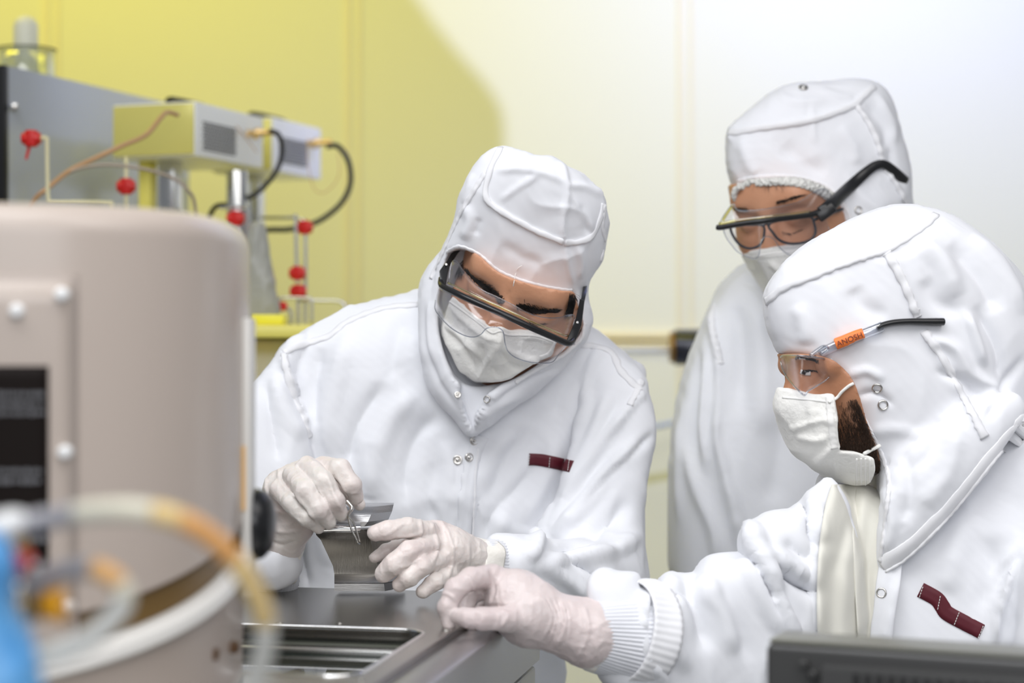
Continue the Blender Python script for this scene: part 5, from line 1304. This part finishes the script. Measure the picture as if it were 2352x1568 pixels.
# spectacles under the goggles
M_spec = mat('dark_grey_frame', (.035, .038, .045), .25)
d2 = lambda x: 2.276+.00016*abs(x-1745)
def w2c(pts, o=0): return [P(x, y, d2(x)+o) for x, y in pts]
bm = bmesh.new(); tube(bm, w2c([(1678, 524), (1686, 545), (1700, 562), (1718, 570), (1738, 567), (1750, 556), (1755, 538), (1752, 518), (1720, 516), (1690, 517)]), .0017, 8, closed=True, smooth=4); sg2 = bobj('spectacles', bm, M_spec, w2, 'dark grey spectacle frame', smooth=True)
bm = bmesh.new(); tube(bm, w2c([(1766, 514), (1776, 535), (1790, 551), (1812, 559), (1840, 558), (1864, 549), (1873, 532), (1869, 510), (1860, 498), (1815, 502)]), .0017, 8, closed=True, smooth=4); bobj('rim', bm, M_spec, sg2, smooth=True)
bm = bmesh.new(); tube(bm, w2c([(1752, 520), (1759, 513), (1768, 518)]), .002, 8); bobj('bridge', bm, M_spec, sg2, smooth=True)
bm = bmesh.new(); tube(bm, [P(1869, 505, 2.294), P(1900, 492, 2.299), P(1935, 480, 2.32)], .0022, 8); bobj('temple', bm, M_spec, sg2, smooth=True)
# goggles
g0 = lambda x: 2.246+.00024*abs(x-1745)
def gc(pts, o=0): return [P(x, y, g0(x)+o) for x, y in pts]
bm = bmesh.new(); tube(bm, gc([(1646, 521), (1655, 522), (1700, 514), (1760, 506), (1820, 499), (1865, 492), (1888, 484)]), [.0030, .0036, .0036, .0036, .0036, .0038, .0042], 12); gg2 = bobj('goggles', bm, M_black, w2, 'black brow bar of the goggles', smooth=True)
bm = bmesh.new(); hp = [P(1884, 488, 2.276), P(1908, 471, 2.282)]
for a, b in ((1950, 430), (1990, 394), (2012, 380), (2030, 379), (2052, 394), (2080, 419)):
    h_ = hit(hood2s, a, b)
    hp.append((h_[0]+Vector((0, -.006, 0))) if h_ else P(a, b, 2.42))
hp[-1] = P(2080, 418, hp[-2].y+.02)
tube(bm, hp, [.0075, .0085, .0080, .0066, .0060, .0058, .0062, .0072], 10, flat=.4, flatdir=(0, 1, 0)); bobj('temple', bm, M_black, gg2, 'thick black goggle arm', smooth=True)
bm = bmesh.new(); box(bm, P(1898, 488, 2.276), (.024, .007, .013), Matrix.Rotation(math.radians(-36), 3, 'Y'), .002); bobj('hinge_block', bm, M_black, gg2)
upc = gc([(1652, 514), (1664, 492), (1684, 468), (1696, 483), (1740, 482), (1790, 474), (1835, 463), (1868, 442), (1892, 433), (1906, 444), (1912, 462)], .01)
loc_ = gc([(1652, 517), (1665, 515), (1690, 511), (1720, 507), (1760, 502), (1800, 497), (1840, 491), (1870, 485), (1895, 476)])
sheet('visor', upc, loc_, .0012, M_clear, gg2, 40, 6)
bm = bmesh.new(); tube(bm, upc, .0006, 6); bobj('visor_rim', bm, M_clear2, gg2, smooth=True)
bm = bmesh.new(); tube(bm, gc([(1652, 514), (1700, 506), (1760, 498), (1820, 491), (1860, 486)], -.002), .0024, 8); bobj('visor_ridge', bm, M_visoryel, gg2, smooth=True)
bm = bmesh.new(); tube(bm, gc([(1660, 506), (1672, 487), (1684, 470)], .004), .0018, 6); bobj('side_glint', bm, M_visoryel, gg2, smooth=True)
btc = gc([(1660, 524), (1668, 545), (1680, 562), (1697, 580), (1730, 594), (1742, 588), (1746, 570), (1750, 550), (1762, 543), (1778, 550), (1790, 568), (1810, 584), (1838, 592), (1870, 585), (1905, 555), (1903, 520)], .004)
tpc = gc([(1662, 522), (1700, 516), (1760, 508), (1820, 500), (1865, 494), (1892, 488)])
sheet('lens', tpc, btc, .0012, M_clear, gg2, 60, 8)
bm = bmesh.new(); tube(bm, btc, .0007, 6); bobj('lens_rim', bm, M_clear2, gg2, smooth=True)

# ------------------------------------------------------------------ worker in profile, front right
w3 = empty('person', (P(2150, 0, 1.98).x, 1.98, 0), 'bearded person in profile, white hooded suit, clear glasses, reaching to the bench corner', 'person')
H3 = Head((0, 0, 0), 22, 0, 64, 1.10); H3.c = P(1831, 848, 1.935)-H3.f*.090*1.10
hood3 = Shape2D([(1756, 700), (1755, 672), (1768, 642), (1802, 600), (1850, 562), (1900, 532), (1950, 504), (2010, 482), (2060, 475), (2110, 477), (2165, 488), (2212, 512), (2262, 556), (2312, 606), (2360, 665), (2410, 760), (2400, 850), (2352, 945), (2300, 1020), (2250, 1090), (2190, 1165), (2130, 1232), (2080, 1280), (2032, 1312), (2014, 1290), (2000, 1200), (1990, 1130), (1940, 1040), (1880, 940), (1830, 870), (1792, 816), (1782, 788), (1764, 745)], lambda x, y: 1.985+.00006*(x-2000), .125, .0035)
op3 = prism_cut([(1700, 822), (1760, 818), (1796, 813), (1845, 812), (1888, 820), (1918, 838), (1942, 866), (1958, 902), (1974, 945), (1992, 985), (2010, 1025), (2028, 1068), (2037, 1105), (2034, 1160), (2020, 1290), (1980, 1330), (1700, 1330)], 1.93, 9.)
op3f = lambda X, Y, Z: np.maximum(op3(X, Y, Z), Y-(H3.c.y+.02))
v, q = surface_net(clipped(H3.skin(lid=.0140), hood3, op3, .014), H3.c-Vector((.17, .17, .2)), H3.c+Vector((.17, .17, .16)), .0020, 1)
body3 = Surf('body', v, q, M_skin3, w3)
drape3 = Shape2D([(2042, 1080), (2110, 1010), (2230, 930), (2330, 900), (2352, 950), (2300, 1022), (2250, 1090), (2190, 1165), (2130, 1232), (2080, 1280), (2032, 1312), (2016, 1292), (2020, 1200), (2034, 1120)], lambda x, y: 1.915, .055, .0035)
v, q = surface_net(lambda X, Y, Z: smin(smax(hood3(X, Y, Z), -op3(X, Y, Z), .004), drape3(X, Y, Z), .02), (P(1740, 0, 1.98).x, 1.82, P(0, 1340, 1.98).z), (P(2430, 0, 2.0).x, 2.16, P(0, 455, 1.98).z), .0028, 2)
v = sculpt(v, q, [
    ([(1762, 690), (1800, 662), (1860, 638), (1930, 612), (1990, 590), (2050, 570), (2120, 530)], 7, -.003, 'c'), ([(2040, 580), (2070, 630), (2100, 700), (2108, 728)], 8, -.004, 'c'), ([(2120, 760), (2160, 830), (2210, 920), (2262, 1004)], 8, -.004, 'c'),
    ([(2110, 560), (2160, 600), (2200, 680)], 24, .007, 'r'), ([(2180, 560), (2250, 640), (2290, 720)], 24, -.008, 'r'), ([(2120, 640), (2150, 690), (2210, 720)], 24, -.005, 'r'), ([(2230, 540), (2300, 620), (2350, 720)], 18, .006, 'r'), ([(2220, 720), (2240, 780), (2260, 840)], 10, .008, 'r'), ([(2240, 700), (2290, 800), (2300, 880)], 18, -.008, 'r'),
    ([(2120, 770), (2190, 800), (2230, 860), (2300, 900)], 16, .007, 'r'), ([(2150, 850), (2220, 880), (2260, 930)], 13, -.006, 'r'), ([(2350, 820), (2300, 900), (2270, 960)], 12, -.007, 'r'), ([(1830, 700), (1850, 750), (1850, 790)], 22, .004, 'r'), ([(1960, 660), (1980, 700), (2040, 730)], 24, -.004, 'r'),
    ([(1950, 860), (1990, 850), (2030, 870)], 10, .004, 'r'), ([(1970, 910), (2010, 900), (2050, 930)], 10, -.0045, 'r'), ([(2000, 990), (2060, 985), (2130, 1010)], 16, .0025, 'r'), ([(2160, 960), (2140, 1030), (2090, 1080)], 20, -.004, 'r'), ([(2200, 980), (2180, 1080), (2120, 1160)], 22, .0035, 'r'), ([(2040, 1120), (2050, 1200), (2034, 1270)], 14, .005, 'r'), ([(2080, 1040), (2090, 1130), (2080, 1200)], 20, -.005, 'r')])
v = grain(v, q, .003, (14, 14, 14), 7.); v = crumple(v, q, .0018, (13, 13, 13), 8.)
hood3s = Surf('hood', v, q, M_suit, w3)
t3 = Shape2D([(1878, 1108), (1930, 1075), (2000, 1120), (2100, 1150), (2200, 1080), (2290, 970), (2352, 890), (2430, 830), (2540, 800), (2660, 860), (2720, 1000), (2740, 1300), (2700, 1700), (2620, 1950), (2050, 1950), (1900, 1800), (1850, 1560), (1862, 1300)], lambda x, y: 2.005, .125, .005)
sl3 = Shape2D([(1912, 1104), (1880, 1128), (1853, 1157), (1829, 1178), (1795, 1182), (1763, 1186), (1732, 1200), (1710, 1216), (1701, 1234), (1703, 1260), (1712, 1279), (1680, 1277), (1650, 1282), (1619, 1296), (1604, 1322), (1580, 1330), (1554, 1326), (1530, 1326), (1518, 1340), (1508, 1362), (1494, 1372), (1478, 1362), (1470, 1345), (1461, 1318), (1426, 1320), (1387, 1312), (1362, 1330), (1356, 1360), (1368, 1420), (1368, 1480), (1372, 1530), (1400, 1575), (1480, 1640), (1620, 1720), (1850, 1720), (1960, 1560), (1960, 1250)], lambda x, y: 1.80+.00022*(x-1360), .068, .0035)
ar3 = rc(P(2560, 950, 1.98), P(2480, 1500, 1.86), .075, .065)
lg3 = [rc((P(2200, 0, 2.0).x, 2.02, .80), (P(2180, 0, 2.0).x, 2.03, .06), .085, .06), rc((P(2480, 0, 2.0).x, 2.02, .80), (P(2500, 0, 2.0).x, 2.03, .06), .085, .06)]
def suit3(X, Y, Z):
    d = smin(t3(X, Y, Z), smin(lg3[0](X, Y, Z), lg3[1](X, Y, Z), .03), .05)
    d = smin(d, ar3(X, Y, Z), .02)
    return smin(d, sl3(X, Y, Z), .012)
v, q = surface_net(suit3, (.06, 1.68, -.01), (.80, 2.17, 1.36), .0045, 2)
v = sculpt(v, q, [
    ([(1722, 1200), (1735, 1260), (1765, 1340), (1800, 1420), (1822, 1460)], 9, -.016, 'c'), ([(1735, 1210), (1752, 1270), (1785, 1350)], 12, .012, 'r'), ([(1850, 1160), (1856, 1220), (1880, 1270)], 12, -.010, 'r'), ([(1866, 1140), (1880, 1200), (1890, 1240)], 9, .006, 'r'),
    ([(1790, 1310), (1830, 1340), (1876, 1365)], 16, -.018, 'r'), ([(1760, 1270), (1800, 1290), (1850, 1330)], 13, .008, 'r'), ([(1800, 1240), (1830, 1270), (1870, 1290)], 16, -.006, 'r'), ([(1700, 1290), (1730, 1340), (1760, 1400), (1800, 1460)], 18, .008, 'r'), ([(1560, 1340), (1600, 1400), (1620, 1500)], 26, -.010, 'r'), ([(1610, 1330), (1660, 1400), (1690, 1500)], 24, .009, 'r'),
    ([(1500, 1376), (1540, 1380), (1556, 1350)], 9, -.012, 'r'), ([(1532, 1330), (1554, 1360), (1550, 1400)], 8, .007, 'r'), ([(1478, 1350), (1470, 1430), (1480, 1500), (1530, 1568)], 9, -.014, 'c'), ([(1495, 1380), (1530, 1450), (1580, 1540)], 18, .008, 'r'), ([(1640, 1340), (1680, 1420), (1720, 1520)], 22, -.006, 'r'),
    # chest
    ([(2034, 1300), (2080, 1262), (2150, 1190), (2240, 1100), (2340, 980)], 9, -.008, 'c'), ([(2220, 1180), (2190, 1280), (2170, 1360)], 30, .006, 'r'), ([(2260, 1230), (2290, 1320), (2260, 1400)], 26, -.006, 'r'), ([(2352, 1290), (2310, 1350), (2290, 1420), (2285, 1480)], 9, -.015, 'c'), ([(2340, 1250), (2290, 1320), (2272, 1400)], 14, .006, 'r'),
    ([(2056, 1340), (2044, 1400), (2030, 1470)], 8, -.004, 'c'), ([(1878, 1200), (1870, 1300), (1874, 1400), (1878, 1460)], 6, -.009, 'c'), ([(1962, 1140), (1940, 1220), (1900, 1330)], 12, -.004, 'r'), ([(1985, 1130), (1975, 1230), (1960, 1330), (1975, 1440)], 10, .004, 'r'), ([(1920, 1300), (1950, 1400), (1955, 1460)], 13, .004, 'r')])
v = grain(v, q, .004, (8, 8, 6), 12.); v = crumple(v, q, .0045, (9, 9, 6), 13.); v = crumple(v, q, .0025, (18, 18, 12), 3.); v = grain(v, q, .0012, (24, 24, 18), 2.)
suit3s = Surf('suit', v, q, M_suit, w3)
S3 = Multi(suit3s, hood3s)
ribbon('seam', hood3s, [(1760, 692), (1800, 660), (1860, 636), (1930, 608), (1990, 588), (2050, 566), (2120, 520), (2150, 492)], .0085, .0012, M_suit2, w3, .0004, 60)
ribbon('seam', hood3s, [(2036, 580), (2056, 610), (2082, 660), (2100, 704), (2108, 728)], .0100, .0013, M_suit2, w3, .0010, 62)
ribbon('seam', hood3s, [(2122, 760), (2150, 800), (2186, 860), (2214, 916), (2240, 962), (2262, 1004)], .0100, .0013, M_suit2, w3, .0010, 62)
ribbon('hem', hood3s, [(1906, 826), (1932, 848), (1952, 880), (1968, 925), (1990, 972), (2012, 1016), (2032, 1060), (2042, 1105), (2038, 1160), (2030, 1230), (2022, 1290)], .005, .0010, M_suit2, w3, .0009, 110)
ribbon('collar_band', S3, [(2026, 1302), (2070, 1276), (2120, 1236), (2180, 1172), (2250, 1090), (2320, 1000), (2352, 960)], .024, .0012, M_suit2, w3, 0, 50)
ribbon('collar_stitch', S3, [(2034, 1310), (2080, 1280), (2134, 1230), (2194, 1164), (2262, 1080), (2330, 992)], .003, .0026, M_suit2, w3, .0006, 90)
PL3 = patch('placket', suit3s, [(1290, 2020, 2072), (1340, 2012, 2068), (1400, 2006, 2058), (1440, 2000, 2052), (1500, 1996, 2046)], .0125, .0012, M_suit, w3, fold=.002, nf=1)
patch('inner_front', suit3s, [(1112, 1910, 1990), (1160, 1896, 1992), (1230, 1884, 1990), (1300, 1878, 1982), (1400, 1876, 1974), (1500, 1880, 1972)], .006, .0012, M_inner, w3, fold=.006, nf=1.5, label='sheer cream inner front')
patch('inner_front', suit3s, [(1108, 1968, 2040), (1160, 1962, 2034), (1230, 1958, 2028), (1300, 1960, 2022), (1400, 1966, 2012), (1500, 1972, 2006)], .010, .0012, M_inner, w3, fold=.004, nf=1, label='sheer cream inner front')
for a, b in ((2015, 891), (2028, 930)): snap(hood3s, a, b, .0058, w3, M_chrome)
snap(suit3s, 2026, 1361, .0056, w3, M_chrome, off=.0140)
ribbon('badge', suit3s, [(2114, 1354), (2150, 1374), (2164, 1392), (2176, 1408), (2216, 1430), (2254, 1450)], .0165, .0012, M_maroon, w3, label='maroon loop tape with white stitches')
for a, b in (((2120, 1344), (2110, 1373)), ((2160, 1365), (2153, 1398)), ((2204, 1403), (2190, 1437)), ((2258, 1434), (2246, 1464))): stitches('stitching', suit3s, [a, ((a[0]+b[0])/2, (a[1]+b[1])/2), b], M_thread, w3, .0028, .0022, .00035, .0018)
# beard
sp_ = []
bp = [Vector((x, y, 0)) for x, y in ((1925, 960), (1955, 930), (1975, 950), (2000, 1000), (2030, 1070), (2040, 1110), (2020, 1120), (1925, 1036))]
while len(sp_) < 5200:
    x, y = rnd.uniform(1908, 2044), rnd.uniform(915, 1118)
    e = 1950+(y-900)*.42+6
    if x > e+6: continue
    dens = min(1, max(0, (y-912)/115.))**1.6+max(0, (x-(e-22))/30.)
    if rnd.random() > dens: continue
    sp_.append((x, y, rnd.uniform(-.15, .45), 1, rnd.uniform(.006, .010), .00024))
hairs('beard', body3, sp_, M_beard, w3)
M_bskin = mat('beard_shadow', (.045, .022, .014), .7, bump=.5, bscale=400)
patch('beard_base', body3, [(1018, 1950, 2018), (1040, 1932, 2030), (1065, 1925, 2038), (1090, 1925, 2044), (1125, 1960, 2046)], .0004, .0004, M_bskin, w3, 14, 24, 'dark beard under the hairs')
hairs('eyebrow', body3, brow_hairs([(1826, 826), (1850, 822), (1880, 826)], 140, 5, .007, 1), M_hair, w3)
ribbon('eye', body3, [(1838, 853), (1846, 855), (1854, 857), (1862, 857)], .0048, .0008, M_eye, w3, label='white of the eye'); ribbon('iris', body3, [(1842, 853), (1846, 855), (1850, 856)], .0046, .0014, M_iris, w3, label='dark iris')
hairs('eyelashes', body3, brow_hairs([(1838, 850), (1855, 849), (1875, 851)], 110, 2, .006, -1, .00022), M_hair, w3)
# mask
mp3 = prism_cut([(1770, 886), (1796, 890), (1830, 899), (1870, 905), (1908, 905), (1912, 940), (1917, 990), (1923, 1034), (1962, 1036), (2005, 1050), (2011, 1080), (2007, 1118), (1960, 1124), (1925, 1128), (1880, 1128), (1770, 1128)], 1.92, H3.c.y+.02, smooth=False)
muz3 = H3.E(0, -.060, .062, .056, .050, .058); muz4 = H3.E(0, -.100, .030, .058, .032, .062); fs3 = H3.skin()
v, q = surface_net(lambda X, Y, Z: smax(smin(smin(fs3(X, Y, Z)-.006, muz3(X, Y, Z), .02), muz4(X, Y, Z), .02), mp3(X, Y, Z), .003), H3.c-Vector((.19, .17, .22)), H3.c+Vector((.1, .12, .05)), .0018, 1)
v = sculpt(v, q, [([(1812, 985), (1850, 975), (1890, 965), (1915, 975)], 7, .0025, 'r'), ([(1860, 1075), (1890, 1045), (1918, 1020)], 7, .003, 'r'), ([(1920, 1036), (1918, 1080), (1920, 1124)], 5, -.002, 'c'), ([(1855, 920), (1865, 950), (1862, 975)], 8, .002, 'r'), ([(1830, 1000), (1870, 1010), (1900, 1005)], 10, .003, 'r')])
v = crumple(v, q, .0016, (40, 40, 30), 3.4)
mask3s = Surf('face_mask', v, q, M_mask, w3)
ribbon('mask_edge', mask3s, [(1903, 910), (1907, 950), (1912, 995), (1917, 1030)], .008, .0005, M_maskr, mask3s.o, .0004, 160)
for dx in (0, 10, 20, 30): ribbon('mask_rib', mask3s, [(1968+dx, 1052), (1967+dx, 1085), (1968+dx, 1116)], .002, .0005, M_maskr, mask3s.o, .0004, 200)
ribbon('mask_fold', mask3s, [(1797, 912), (1840, 916), (1900, 922)], .002, .0006, M_maskr, mask3s.o, .0003, 200)
SB = Multi(body3, mask3s, hood3s)
tube_on('strap', SB, [(1905, 924), (1918, 914), (1935, 899), (1950, 886), (1960, 880)], .0016, .0018, M_mask, mask3s.o)
tube_on('strap', SB, [(1984, 1044), (1995, 1034), (2008, 1026), (2022, 1021)], .0020, .0018, M_mask, mask3s.o)
# clear safety glasses
l0 = lambda x: 1.885+.00026*max(x-1835, 0)+.0016*max(1835-x, 0)
def lc(pts, o=0): return [P(x, y, l0(x)+o) for x, y in pts]
tp3 = lc([(1793, 820), (1800, 816), (1830, 816), (1862, 819), (1892, 824), (1910, 834)])
bt3 = lc([(1793, 830), (1797, 846), (1808, 866), (1824, 886), (1838, 900), (1848, 908), (1856, 898), (1876, 886), (1898, 872), (1910, 856), (1913, 842)])
sheet('safety_glasses', tp3, bt3, .0015, M_clear, w3, 40, 8, .003, label='clear wraparound lens'); sgl = bpy.data.objects['safety_glasses']
bm = bmesh.new(); tube(bm, bt3, .0010, 6); bobj('lens_rim', bm, M_clear2, sgl, smooth=True)
bm = bmesh.new(); tube(bm, tp3, .0010, 6); bobj('lens_rim', bm, M_clear2, sgl, smooth=True)
bm = bmesh.new(); tube(bm, lc([(1862, 816), (1875, 806), (1890, 797), (1900, 800), (1885, 812)], -.002), .0024, 8); bobj('hinge', bm, M_clear2, sgl, smooth=True)
ribbon('temple_arm', hood3s, [(1886, 808), (1910, 798), (1940, 784), (1975, 770), (2000, 760), (2024, 751)], .0100, .0075, M_clear2, sgl)
tube_on('temple_tip', hood3s, [(2012, 754), (2024, 748), (2048, 741), (2080, 738), (2115, 738), (2145, 739), (2163, 740)], [.0036, .0042, .0044, .0046, .0050, .0056, .0056], .0050, M_black, sgl, flat=.7, label='black temple tip')
lab = ribbon('name_label', hood3s, [(1921, 788), (1935, 783), (1950, 777), (1965, 771), (1980, 766)], .0112, .0096, mat('orange_label', (.90, .22, .045), .45), sgl, label='orange label wrapped round the temple arm')
h_ = hit(hood3s, 1950, 777); nn = h_[1] if h_[1].dot(h_[0]-EYE) < 0 else -h_[1]
fc = bpy.data.curves.new('lettering', 'FONT'); fc.body = 'ANOSH'; fc.size = .0080; fc.extrude = .0001; fc.align_x = 'CENTER'; fc.align_y = 'CENTER'; fc.space_character = 1.02
fo = bpy.data.objects.new('lettering', fc); COL.objects.link(fo); bpy.context.view_layer.update()
tm = bpy.data.meshes.new_from_object(fo.evaluated_get(bpy.context.evaluated_depsgraph_get())); bpy.data.objects.remove(fo)
a_ = hit(hood3s, 1930, 785)[0]; b_ = hit(hood3s, 1972, 769)[0]; xx = (b_-a_).normalized(); zz = (nn-xx*nn.dot(xx)).normalized(); yy = zz.cross(xx)
tm.transform(Matrix.Translation(h_[0]+zz*.0110-yy*.0012) @ Matrix((xx, yy, zz)).transposed().to_4x4()); link('lettering', tm, mat('ink', (.10, .02, .015), .5), lab, smooth=False)
# glove and cuffs
cuff('glove_cuff', P(1338, 1451, 1.79), P(1374, 1460, 1.795), .0326, .0345, M_glovec, w3, ribs=9, amp=.0008, seed=7)
glove('glove', [
    [(1130, 1322, 1.790, 26), (1080, 1330, 1.770, 25), (1046, 1352, 1.757, 24), (1026, 1395, 1.752, 20), (1032, 1434, 1.750, 15)],
    [(1150, 1340, 1.815, 24), (1110, 1352, 1.805, 22), (1078, 1372, 1.80, 20), (1068, 1410, 1.79, 17), (1082, 1436, 1.785, 13)],
    [(1170, 1370, 1.83, 22), (1130, 1380, 1.83, 20), (1105, 1400, 1.82, 17)],
    [(1200, 1424, 1.765, 36), (1164, 1422, 1.752, 28), (1110, 1420, 1.742, 25), (1072, 1418, 1.742, 22), (1052, 1414, 1.745, 18)]],
    [[(1150, 1335, 1.80, 30), (1190, 1360, 1.79, 46), (1200, 1400, 1.785, 66)], [(1180, 1385, 1.79, 66), (1228, 1412, 1.785, 74), (1268, 1428, 1.785, 62), (1300, 1437, 1.785, 66), (1345, 1452, 1.79, 76), (1362, 1457, 1.79, 77)]],
    M_glove3, w3, k=.006, strokes=[([(1068, 1318), (1084, 1335), (1088, 1362)], 3.5, .0016, 'r'), ([(1010, 1362), (1030, 1364), (1048, 1380)], 3.5, .0014, 'r'), ([(1126, 1305), (1134, 1345), (1128, 1380)], 5, -.0025, 'r'), ([(1098, 1392), (1150, 1392), (1180, 1400)], 4, -.002, 'r'),
        ([(1150, 1398), (1166, 1415), (1150, 1440)], 4, .0012, 'r')]+[([(1245+i*7+rnd.uniform(-3, 3), 1368+i*2), (1268+i*5, 1420), (1240+i*8, 1480)], 2.6, .0011*(-1)**i, 'r') for i in range(9)]+[([(1290, 1375), (1300, 1430), (1275, 1495)], 4, .0016, 'r'), ([(1340, 1385), (1352, 1450), (1320, 1525)], 4, .0014, 'r')], label='stretched glove, thumb and finger touching the bench')
cuff('knit_cuff', P(1352, 1453, 1.792), P(1470, 1462, 1.815), .0345, .050, M_knit, w3, ribs=64, amp=.0008, n=256, seed=3)
cuff('cuff_hem', P(1432, 1448, 1.805), P(1486, 1460, 1.82), .0500, .0560, M_suit2, w3, ribs=46, amp=.00035, n=208, rings=8, seed=4)
